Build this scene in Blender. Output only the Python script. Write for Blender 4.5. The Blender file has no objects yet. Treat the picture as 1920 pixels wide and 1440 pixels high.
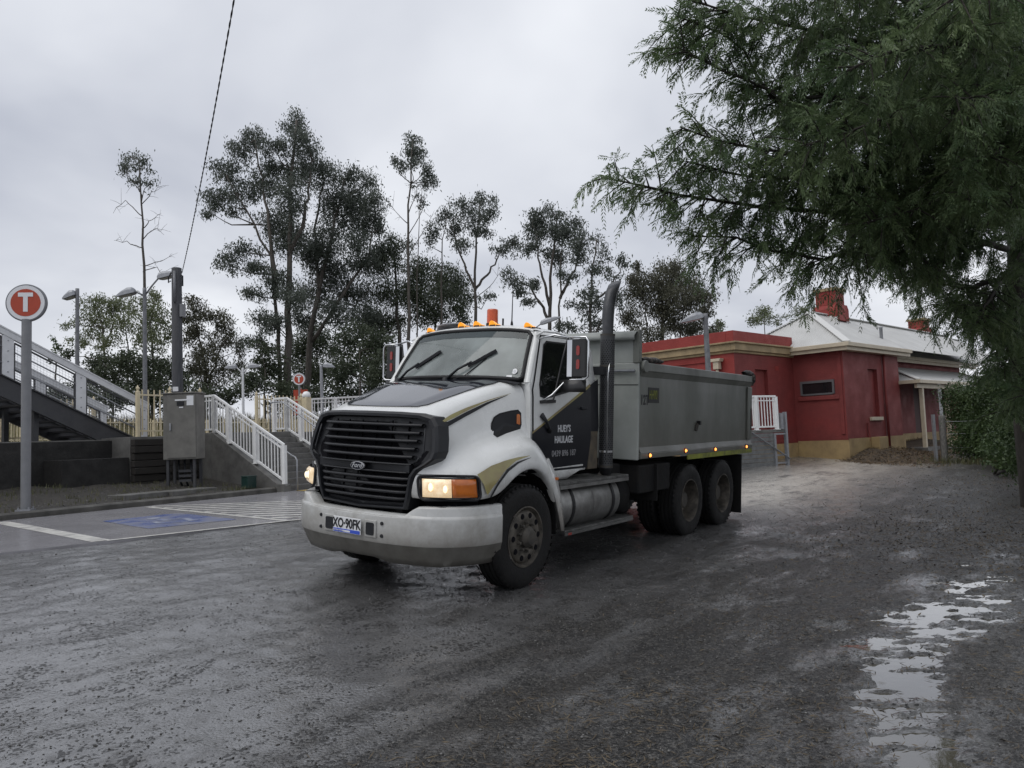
import bpy, math, random
import numpy as np
from mathutils import Matrix, Vector
random.seed(7); RNG = np.random.default_rng(11)
SC = bpy.context.scene; COL = SC.collection
rad = math.radians
# ------------------------------------------------------------------ camera, sky, sun, exposure
F_PX, PITCH, ROLL, EYE = 1442.0, rad(4.0), rad(2.2), np.array([0, 0, 1.5])
FW = np.array([0, math.cos(PITCH), math.sin(PITCH)]); R0 = np.array([1.0, 0, 0]); U0 = np.cross(R0, FW)
RT = math.cos(ROLL) * R0 - math.sin(ROLL) * U0; UP = math.sin(ROLL) * R0 + math.cos(ROLL) * U0
cd = bpy.data.cameras.new('camera'); cam = bpy.data.objects.new('camera', cd); COL.objects.link(cam)
cd.sensor_width = 36; cd.lens = F_PX / 1920 * 36; cd.clip_end = 3000; cd.clip_start = .05
cam.matrix_world = Matrix(((RT[0], UP[0], -FW[0], 0), (RT[1], UP[1], -FW[1], 0), (RT[2], UP[2], -FW[2], 1.5), (0, 0, 0, 1)))
SC.camera = cam

SUN_EL, SUN_AZ = rad(58), rad(235)          # high behind the cloud, to the left and behind the viewer
world = bpy.data.worlds.new('World'); SC.world = world; world.use_nodes = True
wn, wl = world.node_tree.nodes, world.node_tree.links
wn.clear()
sky = wn.new('ShaderNodeTexSky'); sky.sky_type = 'NISHITA'; sky.sun_disc = False
sky.sun_elevation = SUN_EL; sky.sun_rotation = SUN_AZ; sky.air_density = 1.5; sky.dust_density = 4
bg1 = wn.new('ShaderNodeBackground'); bg1.inputs[1].default_value = .06; wl.new(sky.outputs[0], bg1.inputs[0])
tc = wn.new('ShaderNodeTexCoord'); sep = wn.new('ShaderNodeSeparateXYZ'); wl.new(tc.outputs['Generated'], sep.inputs[0])
mz = wn.new('ShaderNodeMath'); mz.operation = 'ABSOLUTE'; wl.new(sep.outputs[2], mz.inputs[0])
mz2 = wn.new('ShaderNodeMath'); mz2.operation = 'ADD'; wl.new(mz.outputs[0], mz2.inputs[0]); mz2.inputs[1].default_value = .28
dv = []
for i in (0, 1):
    m = wn.new('ShaderNodeMath'); m.operation = 'DIVIDE'; wl.new(sep.outputs[i], m.inputs[0]); wl.new(mz2.outputs[0], m.inputs[1]); dv.append(m)
cmb = wn.new('ShaderNodeCombineXYZ'); wl.new(dv[0].outputs[0], cmb.inputs[0]); wl.new(dv[1].outputs[0], cmb.inputs[1])
nz = wn.new('ShaderNodeTexNoise'); nz.inputs['Scale'].default_value = 1.15; nz.inputs['Detail'].default_value = 5; nz.inputs['Roughness'].default_value = .45; nz.inputs['Distortion'].default_value = .3
wl.new(cmb.outputs[0], nz.inputs['Vector'])
cr = wn.new('ShaderNodeValToRGB'); wl.new(nz.outputs[0], cr.inputs[0])
cr.color_ramp.elements[0].position = .36; cr.color_ramp.elements[0].color = (.46, .485, .555, 1)
cr.color_ramp.elements[1].position = .64; cr.color_ramp.elements[1].color = (.78, .80, .845, 1)
bg2 = wn.new('ShaderNodeBackground'); wl.new(cr.outputs[0], bg2.inputs[0]); bg2.inputs[1].default_value = 1.0
mx = wn.new('ShaderNodeMixShader'); mx.inputs[0].default_value = .93
wl.new(bg1.outputs[0], mx.inputs[1]); wl.new(bg2.outputs[0], mx.inputs[2])
wo = wn.new('ShaderNodeOutputWorld'); wl.new(mx.outputs[0], wo.inputs[0])
sd = bpy.data.lights.new('sun', 'SUN'); sun = bpy.data.objects.new('sun', sd); COL.objects.link(sun)
sd.energy = .9; sd.angle = rad(50); sd.color = (1, .97, .93)
sdir = Vector((math.sin(SUN_AZ) * math.cos(SUN_EL), math.cos(SUN_AZ) * math.cos(SUN_EL), math.sin(SUN_EL)))
sun.rotation_euler = sdir.to_track_quat('Z', 'Y').to_euler(); sun.location = (0, -10, 30)
SC.view_settings.view_transform = 'Standard'; SC.view_settings.look = 'None'; SC.view_settings.gamma = 1
SC.view_settings.exposure = 0.25; SC.view_settings.use_curve_mapping = False

# ------------------------------------------------------------------ helpers
def ray(x, y): return FW + RT * ((x - 960) / F_PX) + UP * ((720 - y) / F_PX)
def at(x, y, D):
    d = ray(x, y); return EYE + d * (D / d[1])
A_T = rad(35.7); O_T = np.array([.05, 7.8, 0.0]); TILT = rad(4.2)
UT = np.array([math.sin(A_T), math.cos(A_T), 0]); V0 = np.array([-math.cos(A_T), math.sin(A_T), 0])
VT = V0 * math.cos(TILT) + np.array([0, 0, math.sin(TILT)]); WT = -V0 * math.sin(TILT) + np.array([0, 0, math.cos(TILT)])
def smst(a, b, x):
    t = np.clip((x - a) / (b - a), 0, 1); return t * t * (3 - 2 * t)
_v = np.linspace(-60, 90, 3001)
_s = .015 + .059 * smst(-2.2, -.3, _v) * (1 - smst(2.6, 4.2, _v)) - .007 * smst(4, 8, _v)
_g = np.concatenate([[0], np.cumsum((_s[1:] + _s[:-1]) / 2 * (_v[1] - _v[0]))]); _g -= np.interp(0, _v, _g)
def g(x, y):
    v = (x - .05) * V0[0] + (y - 7.8) * V0[1]; u = (x - .05) * UT[0] + (y - 7.8) * UT[1]
    return np.interp(v, _v, _g) + .02 * np.log1p(np.exp(np.clip((u - 9) / 1.5, -50, 30))) * 1.5
def onG(x, y, dz=0):
    d = ray(x, y); t = np.linspace(2, 200, 8000); p = EYE + d * t[:, None]
    h = p[:, 2] - g(p[:, 0], p[:, 1]) - dz
    return p[int(np.argmax(h < 0))]
_tab = {}
def vnoise(x, y, sc, seed):
    """smooth value noise in numpy, about -1..1"""
    if seed not in _tab: _tab[seed] = np.random.default_rng(seed).uniform(-1, 1, (256, 256))
    t = _tab[seed]; X = np.asarray(x) / sc; Y = np.asarray(y) / sc
    xi = np.floor(X).astype(int); yi = np.floor(Y).astype(int); fx = X - xi; fy = Y - yi
    fx = fx * fx * (3 - 2 * fx); fy = fy * fy * (3 - 2 * fy)
    a = t[xi % 256, yi % 256]; b = t[(xi + 1) % 256, yi % 256]; c = t[xi % 256, (yi + 1) % 256]; d = t[(xi + 1) % 256, (yi + 1) % 256]
    return a * (1 - fx) * (1 - fy) + b * fx * (1 - fy) + c * (1 - fx) * fy + d * fx * fy
S_ = np.array([.731, .682, 0]); N_ = np.array([-.682, .731, 0])          # station building axes
K_ = np.array([.512, .859, 0]); Q_ = np.array([-.859, .512, 0])          # kerb and platform axes
KA = math.atan2(.859, .512); SA = math.atan2(.682, .731)
def kq(k, q, z=0): return K_ * k + Q_ * q + np.array([0, 0, z])
def snp(s, n, z=0): return S_ * s + N_ * n + np.array([0, 0, z])

# ---- materials
def mat(name, c, c2=None, scale=6, rough=.5, rough2=None, bump=0, bscale=None, metal=0, coat=0, emit=None, es=0, detail=5, spec=.5, lo=.35, hi=.65, stretch=None, dist=.002, trans=0, alpha=1):
    m = bpy.data.materials.new(name); m.use_nodes = True; n, l = m.node_tree.nodes, m.node_tree.links
    p = n['Principled BSDF']
    p.inputs['Base Color'].default_value = (*c, 1); p.inputs['Roughness'].default_value = rough; p.inputs['Metallic'].default_value = metal
    p.inputs['Specular IOR Level'].default_value = spec; p.inputs['Coat Weight'].default_value = coat; p.inputs['Coat Roughness'].default_value = .08
    if trans: p.inputs['Transmission Weight'].default_value = trans
    p.inputs['Alpha'].default_value = alpha
    if emit: p.inputs['Emission Color'].default_value = (*emit, 1); p.inputs['Emission Strength'].default_value = es
    if c2 or bump or rough2 is not None:
        t = n.new('ShaderNodeTexCoord'); mp = n.new('ShaderNodeMapping'); l.new(t.outputs['Object'], mp.inputs[0])
        if stretch: mp.inputs['Scale'].default_value = stretch
    if c2 or rough2 is not None:
        z = n.new('ShaderNodeTexNoise'); z.inputs['Scale'].default_value = scale; z.inputs['Detail'].default_value = detail; z.inputs['Roughness'].default_value = .62; l.new(mp.outputs[0], z.inputs['Vector'])
        r = n.new('ShaderNodeMapRange'); r.inputs[1].default_value = lo; r.inputs[2].default_value = hi; l.new(z.outputs[0], r.inputs[0])
    if c2:
        x = n.new('ShaderNodeMix'); x.data_type = 'RGBA'; x.inputs[6].default_value = (*c, 1); x.inputs[7].default_value = (*c2, 1)
        l.new(r.outputs[0], x.inputs[0]); l.new(x.outputs[2], p.inputs['Base Color'])
    if rough2 is not None:
        q = n.new('ShaderNodeMapRange'); q.inputs[3].default_value = rough; q.inputs[4].default_value = rough2; l.new(r.outputs[0], q.inputs[0]); l.new(q.outputs[0], p.inputs['Roughness'])
    if bump:
        z2 = n.new('ShaderNodeTexNoise'); z2.inputs['Scale'].default_value = bscale or scale * 4; z2.inputs['Detail'].default_value = 6; l.new(mp.outputs[0], z2.inputs['Vector'])
        b = n.new('ShaderNodeBump'); b.inputs['Strength'].default_value = bump; b.inputs['Distance'].default_value = dist * 10; l.new(z2.outputs[0], b.inputs['Height']); l.new(b.outputs[0], p.inputs['Normal'])
    return m
M = {}
M['white'] = mat('truck_white_paint', (.74, .75, .74), (.64, .65, .635), 2.2, .20, .36, coat=.5, detail=8)
def road_grime(m, z0, z1, col=(.15, .125, .095), amt=.75):
    """dried road splash: brown dirt thrown up on the lowest panels, in its own blotches"""
    n, l = m.node_tree.nodes, m.node_tree.links; p = n['Principled BSDF']; src = p.inputs['Base Color'].links[0].from_socket
    t = n.new('ShaderNodeTexCoord'); s = n.new('ShaderNodeSeparateXYZ'); l.new(t.outputs['Object'], s.inputs[0]); a = n.new('ShaderNodeMapRange'); l.new(s.outputs[2], a.inputs[0]); a.inputs[1].default_value = z1; a.inputs[2].default_value = z0
    z = n.new('ShaderNodeTexNoise'); z.inputs['Scale'].default_value = 7; z.inputs['Detail'].default_value = 9; z.inputs['Roughness'].default_value = .7; l.new(t.outputs['Object'], z.inputs['Vector'])
    q = n.new('ShaderNodeMath'); q.operation = 'MULTIPLY_ADD'; l.new(a.outputs[0], q.inputs[0]); q.inputs[1].default_value = .9; l.new(z.outputs[0], q.inputs[2])
    r = n.new('ShaderNodeMapRange'); l.new(q.outputs[0], r.inputs[0]); r.inputs[1].default_value = .62; r.inputs[2].default_value = 1.25; r.inputs[4].default_value = amt
    x = n.new('ShaderNodeMix'); x.data_type = 'RGBA'; l.new(src, x.inputs[6]); x.inputs[7].default_value = (*col, 1); l.new(r.outputs[0], x.inputs[0]); l.new(x.outputs[2], p.inputs['Base Color'])
road_grime(M['white'], .5, 1.3)
M['black_gloss'] = mat('black_gloss_paint', (.012, .014, .022), rough=.06, coat=.6)
M['black_satin'] = mat('black_door_panel', (.008, .009, .014), (.013, .014, .018), 3, .32, .45, spec=.3)
M['black_plastic'] = mat('black_plastic', (.010, .011, .014), (.018, .019, .022), 8, .42, .6, spec=.35)
M['grille'] = mat('grille_plastic', (.010, .011, .014), (.016, .017, .02), 10, .35, .5, spec=.4)
M['grille_back'] = mat('radiator_dark', (.006, .006, .008), rough=.8, spec=.1)
M['rubber'] = mat('wet_tyre_rubber', (.006, .006, .0065), (.013, .0125, .012), 9, .55, .8, bump=.3, bscale=50, spec=.3)
M['seal'] = mat('window_rubber', (.012, .012, .013), rough=.5, spec=.3)
M['bumper'] = mat('bumper_paint', (.47, .475, .465), (.27, .26, .235), 3.0, .3, .5, coat=.2, detail=9, lo=.48, hi=.78, bump=.05, bscale=30)
road_grime(M['bumper'], .45, .85, (.17, .15, .12), .6)
M['bumper_low'] = mat('bumper_skirt', (.15, .145, .13), (.10, .095, .082), 4, .45, .65, detail=8)
M['dark_chassis'] = mat('chassis_grime', (.010, .010, .011), (.018, .017, .016), 5, .7, .9, bump=.3, spec=.2)
M['chrome'] = mat('chrome', (.65, .66, .67), rough=.12, metal=1)
M['alloy'] = mat('tank_alloy', (.30, .30, .29), (.16, .155, .15), 4, .4, .6, metal=.85, detail=8, bump=.06)
M['step'] = mat('tread_plate', (.16, .16, .155), (.08, .08, .076), 6, .45, .65, metal=.6, bump=.8, bscale=45)
M['rim'] = mat('muddy_rim', (.13, .115, .095), (.035, .032, .028), 7, .5, .75, metal=.3, detail=8, bump=.2)
M['hub'] = mat('hub_grime', (.045, .042, .038), (.09, .082, .07), 12, .6, .8, metal=.3)
M['bed'] = mat('tipper_grey_shaded', (.185, .194, .175), (.135, .142, .125), 1.6, .38, .58, detail=10, bump=.22, bscale=3, coat=.1, stretch=(1, 1, .35))  # body grey darkened to carry the shade of the overhanging tree
M['bed_light'] = mat('headboard_grey', (.40, .42, .40), (.30, .32, .30), 2, .4, .55, detail=9, coat=.1)
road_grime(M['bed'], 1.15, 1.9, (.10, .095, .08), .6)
M['gold'] = mat('gold_stripe', (.33, .30, .10), (.23, .17, .08), 2.5, .28, coat=.4)
M['yellow'] = mat('reflective_yellow', (.30, .33, .03), (.13, .14, .03), 7, .5, detail=8)
M['text_white'] = mat('lettering_silver', (.55, .56, .58), rough=.4)
M['text_gold'] = mat('lettering_dull', (.22, .22, .23), rough=.4)
M['text_dark'] = mat('lettering_black', (.012, .012, .014), rough=.5)
M['plate'] = mat('plate_white', (.72, .73, .74), rough=.35)
M['plate_blue'] = mat('plate_blue', (.04, .09, .52), rough=.35)
M['amber'] = mat('amber_lens', (.42, .11, .012), (.30, .07, .01), 12, .15, coat=.6, emit=(1, .3, .03), es=.05)
M['amber_lit'] = mat('amber_lamp_lit', (.7, .28, .03), rough=.2, coat=.5, emit=(1, .42, .05), es=.75)
M['beacon'] = mat('beacon_orange', (.62, .10, .02), (.5, .07, .015), 20, .25, coat=.5)
M['head_lens'] = mat('headlamp_lit', (.9, .8, .62), (.55, .40, .24), 14, .15, coat=1, emit=(1, .72, .40), es=.42, bump=.3, bscale=40)
M['bulb'] = mat('headlamp_bulb', (1, .9, .7), rough=.2, emit=(1, .83, .52), es=.9)
M['reflector_red'] = mat('reflector_red', (.27, .022, .016), rough=.25, coat=.4)
M['orange_dot'] = mat('side_lamp_lit', (.9, .3, .08), rough=.3, emit=(1, .30, .06), es=2.5)
M['galv'] = mat('galvanised_steel', (.34, .35, .37), (.27, .28, .30), 9, .4, .55, metal=.5, detail=6)
M['galv_dark'] = mat('galvanised_pole', (.20, .205, .22), (.15, .155, .165), 9, .5, .65, metal=.3)
M['rail_white'] = mat('balustrade_white', (.82, .825, .82), (.74, .745, .74), 5, .32, .45, coat=.2)
M['fb_white'] = mat('footbridge_white', (.68, .69, .71), (.60, .61, .625), 4, .4, .55)
M['cream'] = mat('cream_fence_paint', (.66, .58, .40), (.56, .48, .32), 6, .4, .6)
M['stringer'] = mat('stringer_dark_paint', (.035, .036, .042), (.055, .056, .06), 4, .45, .65, bump=.1)
M['conc'] = mat('wet_concrete', (.15, .148, .14), (.085, .083, .078), 3, .42, .7, detail=9, bump=.25, bscale=30)
M['conc_dark'] = mat('stained_shaded_wall', (.018, .017, .016), (.010, .0095, .009), 3, .6, .85, detail=9, bump=.4, bscale=20)  # stained concrete, its colour also deepened for the shade beneath the footbridge
M['timber'] = mat('old_sleeper_timber', (.016, .014, .012), (.03, .026, .022), 6, .7, .9, bump=.6, bscale=25, stretch=(1, 8, 8))
M['kerb'] = mat('kerb_concrete', (.10, .096, .086), (.04, .038, .034), 2.5, .4, .7, detail=10, bump=.3, bscale=25)
M['sign_red'] = mat('sign_orange_red', (.42, .055, .02), (.38, .05, .02), 5, .35)
M['sign_white'] = mat('sign_white', (.70, .71, .73), rough=.35)
M['sign_rim'] = mat('sign_rim_grey', (.17, .175, .19), rough=.5)
M['pole_grey'] = mat('sign_pole_grey', (.20, .205, .215), (.17, .175, .185), 5, .5)
M['cabinet'] = mat('cabinet_grey', (.17, .165, .15), (.12, .117, .107), 3, .5, .65, detail=8)
M['red_wall'] = mat('painted_brick_red', (.205, .031, .028), (.155, .027, .025), 1.6, .55, .75, detail=9)
M['red_bright'] = mat('painted_brick_red_band', (.29, .033, .026), (.23, .029, .024), 2, .5, .7)
M['cornice'] = mat('cornice_tan', (.40, .30, .165), (.25, .19, .11), 2.2, .55, .75, detail=10)
M['plinth'] = mat('plinth_tan', (.36, .26, .12), (.24, .17, .085), 1.8, .6, .8, detail=10, bump=.2)
M['fascia'] = mat('fascia_cream', (.55, .48, .36), (.46, .40, .30), 4, .5)
M['roof'] = mat('corrugated_roof', (.55, .55, .53), (.47, .47, .455), 1.2, .4, .55, detail=7, metal=.1)
M['ridge'] = mat('roof_ridge_cap', (.62, .62, .60), rough=.45)
M['win_dark'] = mat('window_dark_glass', (.012, .012, .014), rough=.08, spec=.6)
M['win_frame'] = mat('window_frame_grey', (.10, .10, .105), rough=.5)
M['post_old'] = mat('weathered_post', (.19, .185, .17), (.08, .078, .07), 10, .7, .9, detail=9, bump=.5, stretch=(4, 4, 1))
M['mesh_grey'] = mat('skirt_slats', (.16, .165, .165), (.11, .113, .113), 5, .5, .7)
M['tarp'] = mat('rolled_tarp', (.03, .03, .032), (.20, .17, .15), 14, .7, .9, bump=.6, bscale=30, lo=.5, hi=.6)
M['bark'] = mat('eucalypt_bark', (.055, .048, .042), (.10, .088, .075), 5, .8, bump=.4, stretch=(3, 3, .6))
M['bark_near'] = mat('dark_bark', (.030, .026, .022), (.055, .048, .04), 8, .85, bump=.7, bscale=30, stretch=(3, 3, .7))
def leafmat(name, c, c2, sc=.8, tr=.25, rough=.5):
    m = bpy.data.materials.new(name); m.use_nodes = True; n, l = m.node_tree.nodes, m.node_tree.links
    p = n['Principled BSDF']; p.inputs['Roughness'].default_value = rough; p.inputs['Specular IOR Level'].default_value = .35
    t = n.new('ShaderNodeTexCoord'); z = n.new('ShaderNodeTexNoise'); z.inputs['Scale'].default_value = sc; z.inputs['Detail'].default_value = 8; z.inputs['Roughness'].default_value = .75; l.new(t.outputs['Object'], z.inputs['Vector'])
    r = n.new('ShaderNodeMapRange'); r.inputs[1].default_value = .35; r.inputs[2].default_value = .65; l.new(z.outputs[0], r.inputs[0])
    x = n.new('ShaderNodeMix'); x.data_type = 'RGBA'; x.inputs[6].default_value = (*c, 1); x.inputs[7].default_value = (*c2, 1); l.new(r.outputs[0], x.inputs[0])
    l.new(x.outputs[2], p.inputs['Base Color'])
    d = n.new('ShaderNodeBsdfTranslucent'); l.new(x.outputs[2], d.inputs[0]); s = n.new('ShaderNodeMixShader'); s.inputs[0].default_value = tr
    l.new(p.outputs[0], s.inputs[1]); l.new(d.outputs[0], s.inputs[2]); l.new(s.outputs[0], n['Material Output'].inputs[0]); return m
M['leaf_gum'] = leafmat('gum_leaves', (.070, .084, .070), (.125, .145, .118), .8, .38)
M['leaf_dark'] = leafmat('dark_leaves', (.050, .066, .044), (.095, .115, .070), .8, .35)
M['leaf_pale'] = leafmat('pale_olive_leaves', (.12, .145, .078), (.19, .215, .12), .5, .35)
M['leaf_brown'] = leafmat('brownish_leaves', (.075, .075, .052), (.120, .122, .084), .8, .35)
M['leaf_near'] = leafmat('feathery_wattle_leaves', (.060, .105, .048), (.165, .220, .098), 1.6, .42, .4)
M['leaf_hedge'] = leafmat('hedge_leaves', (.026, .048, .020), (.075, .115, .038), 1.6, .25)
M['grass'] = leafmat('grass_blades', (.13, .12, .045), (.20, .17, .07), 1.0, .2, .6)
M['weed'] = leafmat('weed_blades', (.07, .085, .035), (.13, .12, .06), 2, .2, .6)
M['litter'] = leafmat('litter_needles', (.055, .042, .028), (.12, .095, .06), 3, 0, .6)
M['mulch'] = leafmat('dry_debris', (.085, .058, .033), (.17, .122, .07), 3, 0, .7)

def glassmat(name, body, body_fac, tint, rough=.03):
    m = bpy.data.materials.new(name); m.use_nodes = True; n, l = m.node_tree.nodes, m.node_tree.links; n.remove(n['Principled BSDF'])
    tr = n.new('ShaderNodeBsdfTransparent'); tr.inputs[0].default_value = (*tint, 1); df = n.new('ShaderNodeBsdfDiffuse'); df.inputs[0].default_value = (*body, 1)
    gl = n.new('ShaderNodeBsdfGlossy'); gl.inputs['Roughness'].default_value = rough; fr = n.new('ShaderNodeFresnel'); fr.inputs[0].default_value = 1.52
    a = n.new('ShaderNodeMixShader'); l.new(tr.outputs[0], a.inputs[1]); l.new(df.outputs[0], a.inputs[2])
    t = n.new('ShaderNodeTexCoord'); z = n.new('ShaderNodeTexNoise'); z.inputs['Scale'].default_value = 2.2; z.inputs['Detail'].default_value = 7; l.new(t.outputs['Object'], z.inputs['Vector'])
    r = n.new('ShaderNodeMapRange'); r.inputs[1].default_value = .3; r.inputs[2].default_value = .7; r.inputs[3].default_value = body_fac * .6; r.inputs[4].default_value = min(1, body_fac * 1.35); l.new(z.outputs[0], r.inputs[0]); l.new(r.outputs[0], a.inputs[0])
    b = n.new('ShaderNodeMixShader'); l.new(fr.outputs[0], b.inputs[0]); l.new(a.outputs[0], b.inputs[1]); l.new(gl.outputs[0], b.inputs[2]); l.new(b.outputs[0], n['Material Output'].inputs[0]); return m
M['windscreen'] = glassmat('misted_windscreen', (.40, .45, .44), .44, (.75, .82, .80))
M['sideglass'] = glassmat('tinted_side_glass', (.02, .022, .022), .5, (.25, .28, .28))
M['mirror_back'] = mat('mirror_housing', (.035, .035, .036), rough=.35, metal=.3)

# ---- mesh builder
def empty(name, mw=None, parent=None):
    o = bpy.data.objects.new(name, None); COL.objects.link(o); o.empty_display_size = .2
    if mw is not None: o.matrix_world = mw
    if parent: o.parent = parent
    return o
def base(p, rz=0): return Matrix.Translation(Vector([float(q) for q in p])) @ Matrix.Rotation(rz, 4, 'Z')
def tag(o, label, cat, group=None, kind=None):
    if label: o['label'] = label
    if cat: o['category'] = cat
    if group: o['group'] = group
    if kind: o['kind'] = kind
    return o
class MB:
    def __init__(s): s.v = []; s.f = []
    def add(s, vs, fs):
        o = len(s.v); s.v += [tuple(float(c) for c in p) for p in vs]; s.f += [tuple(i + o for i in q) for q in fs]; return s
    def box(s, x0, x1, y0, y1, z0, z1):
        return s.add([(x0, y0, z0), (x1, y0, z0), (x1, y1, z0), (x0, y1, z0), (x0, y0, z1), (x1, y0, z1), (x1, y1, z1), (x0, y1, z1)],
                     [(0, 3, 2, 1), (4, 5, 6, 7), (0, 1, 5, 4), (1, 2, 6, 5), (2, 3, 7, 6), (3, 0, 4, 7)])
    def bar(s, a, b, w, h, up=(0, 0, 1)):
        a = np.array(a, float); b = np.array(b, float); d = b - a; d /= np.linalg.norm(d); up = np.array(up, float)
        r = np.cross(d, up); r /= np.linalg.norm(r); t = np.cross(r, d)
        vs = [p + r * (i * w / 2) + t * (j * h / 2) for p in (a, b) for i, j in ((-1, -1), (1, -1), (1, 1), (-1, 1))]
        return s.add(vs, [(0, 1, 2, 3), (7, 6, 5, 4), (0, 4, 5, 1), (1, 5, 6, 2), (2, 6, 7, 3), (3, 7, 4, 0)])
    def tube(s, pts, r, n=8, cap=True):
        pts = [np.array(p, float) for p in pts]; rs = r if hasattr(r, '__len__') else [r] * len(pts); vs = []; fs = []
        prev = None
        for i, p in enumerate(pts):
            d = pts[min(i + 1, len(pts) - 1)] - pts[max(i - 1, 0)]; d = d / (np.linalg.norm(d) + 1e-9)
            if prev is None:
                a = np.array([0, 0, 1.0]) if abs(d[2]) < .9 else np.array([1.0, 0, 0]); x = np.cross(d, a)
            else: x = prev - d * (prev @ d)
            x /= np.linalg.norm(x) + 1e-9; prev = x; y = np.cross(d, x)
            vs += [p + (x * math.cos(t) + y * math.sin(t)) * rs[i] for t in [2 * math.pi * k / n for k in range(n)]]
        for i in range(len(pts) - 1):
            for k in range(n): fs.append((i * n + k, i * n + (k + 1) % n, (i + 1) * n + (k + 1) % n, (i + 1) * n + k))
        if cap: fs.append(tuple(range(n - 1, -1, -1))); e = (len(pts) - 1) * n; fs.append(tuple(e + k for k in range(n)))
        return s.add(vs, fs)
    def lathe(s, prof, n=32, c=(0, 0, 0), axis='z'):
        vs = []; fs = []; m = len(prof)
        for k in range(n):
            t = 2 * math.pi * k / n
            for r, h in prof:
                a, b = r * math.cos(t), r * math.sin(t)
                vs.append({'z': (a + c[0], b + c[1], h + c[2]), 'y': (b + c[0], h + c[1], a + c[2]), 'x': (h + c[0], a + c[1], b + c[2])}[axis])
        for k in range(n):
            for i in range(m - 1): fs.append((k * m + i, ((k + 1) % n) * m + i, ((k + 1) % n) * m + i + 1, k * m + i + 1))
        return s.add(vs, fs)
    def grid(s, rows, close=False):
        m = len(rows[0]); vs = [p for r in rows for p in r]; fs = []
        for i in range(len(rows) - 1):
            for j in range(m - 1): fs.append((i * m + j, i * m + j + 1, (i + 1) * m + j + 1, (i + 1) * m + j))
            if close: fs.append((i * m + m - 1, i * m, (i + 1) * m, (i + 1) * m + m - 1))
        return s.add(vs, fs)
    def prism(s, poly, fn, t0, t1):
        """poly 2-D outline, fn(a,b,t)->xyz"""
        n = len(poly); vs = [fn(a, b, t0) for a, b in poly] + [fn(a, b, t1) for a, b in poly]
        fs = [tuple(range(n - 1, -1, -1)), tuple(range(n, 2 * n))] + [(i, (i + 1) % n, n + (i + 1) % n, n + i) for i in range(n)]
        return s.add(vs, fs)
    def build(s, name, m, parent=None, smooth=False, bev=0, sub=0, solid=0, mw=None, kind=None, fix=True):
        me = bpy.data.meshes.new(name); me.from_pydata(s.v, [], s.f)
        if fix:
            import bmesh
            bm = bmesh.new(); bm.from_mesh(me); bmesh.ops.recalc_face_normals(bm, faces=bm.faces); bm.to_mesh(me); bm.free()
        o = bpy.data.objects.new(name, me); COL.objects.link(o); me.materials.append(M[m] if isinstance(m, str) else m)
        if smooth:
            me.polygons.foreach_set('use_smooth', [True] * len(me.polygons))
        if solid: md = o.modifiers.new('s', 'SOLIDIFY'); md.thickness = solid; md.offset = -1
        if bev: md = o.modifiers.new('b', 'BEVEL'); md.width = bev; md.segments = 2; md.limit_method = 'ANGLE'; md.angle_limit = rad(40)
        if sub: md = o.modifiers.new('u', 'SUBSURF'); md.levels = sub; md.render_levels = sub
        if mw is not None: o.matrix_world = mw
        if parent: o.parent = parent
        if kind: o['kind'] = kind
        return o
def fast(name, V, Fq, m, parent=None, kind=None, smooth=False):
    """numpy verts (n,3) and quads/tris (k,c)"""
    me = bpy.data.meshes.new(name); V = np.asarray(V, np.float32); Fq = np.asarray(Fq, np.int32)
    me.vertices.add(len(V)); me.vertices.foreach_set('co', V.ravel()); c = Fq.shape[1]
    me.loops.add(Fq.size); me.loops.foreach_set('vertex_index', Fq.ravel()); me.polygons.add(len(Fq))
    me.polygons.foreach_set('loop_start', np.arange(0, Fq.size, c, dtype=np.int32)); me.polygons.foreach_set('loop_total', np.full(len(Fq), c, np.int32))
    me.update(calc_edges=True); me.validate(); me.materials.append(M[m] if isinstance(m, str) else m)
    if smooth: me.polygons.foreach_set('use_smooth', [True] * len(me.polygons))
    o = bpy.data.objects.new(name, me); COL.objects.link(o)
    if parent: o.parent = parent
    if kind: o['kind'] = kind
    return o
def copy_tree(o, parent=None):
    c = o.copy(); COL.objects.link(c); c.parent = parent
    for ch in list(o.children): copy_tree(ch, c)
    return c
def text(name, body, size, m, parent, mw, xs=1.0, shear=0, ext=.001, align='CENTER', bold=0):
    cu = bpy.data.curves.new(name, 'FONT'); cu.body = body; cu.size = size; cu.extrude = ext; cu.align_x = align; cu.align_y = 'CENTER'; cu.shear = shear; cu.offset = bold; cu.resolution_u = 3
    t = bpy.data.objects.new(name, cu); COL.objects.link(t); bpy.context.view_layer.update()
    me = bpy.data.meshes.new_from_object(t); bpy.data.objects.remove(t)
    o = bpy.data.objects.new(name, me); COL.objects.link(o); me.materials.clear(); me.materials.append(M[m])
    o.parent = parent; o.matrix_local = mw @ Matrix.Diagonal((xs, 1, 1, 1)); return o
RX90 = Matrix.Rotation(rad(90), 4, 'X')
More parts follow.
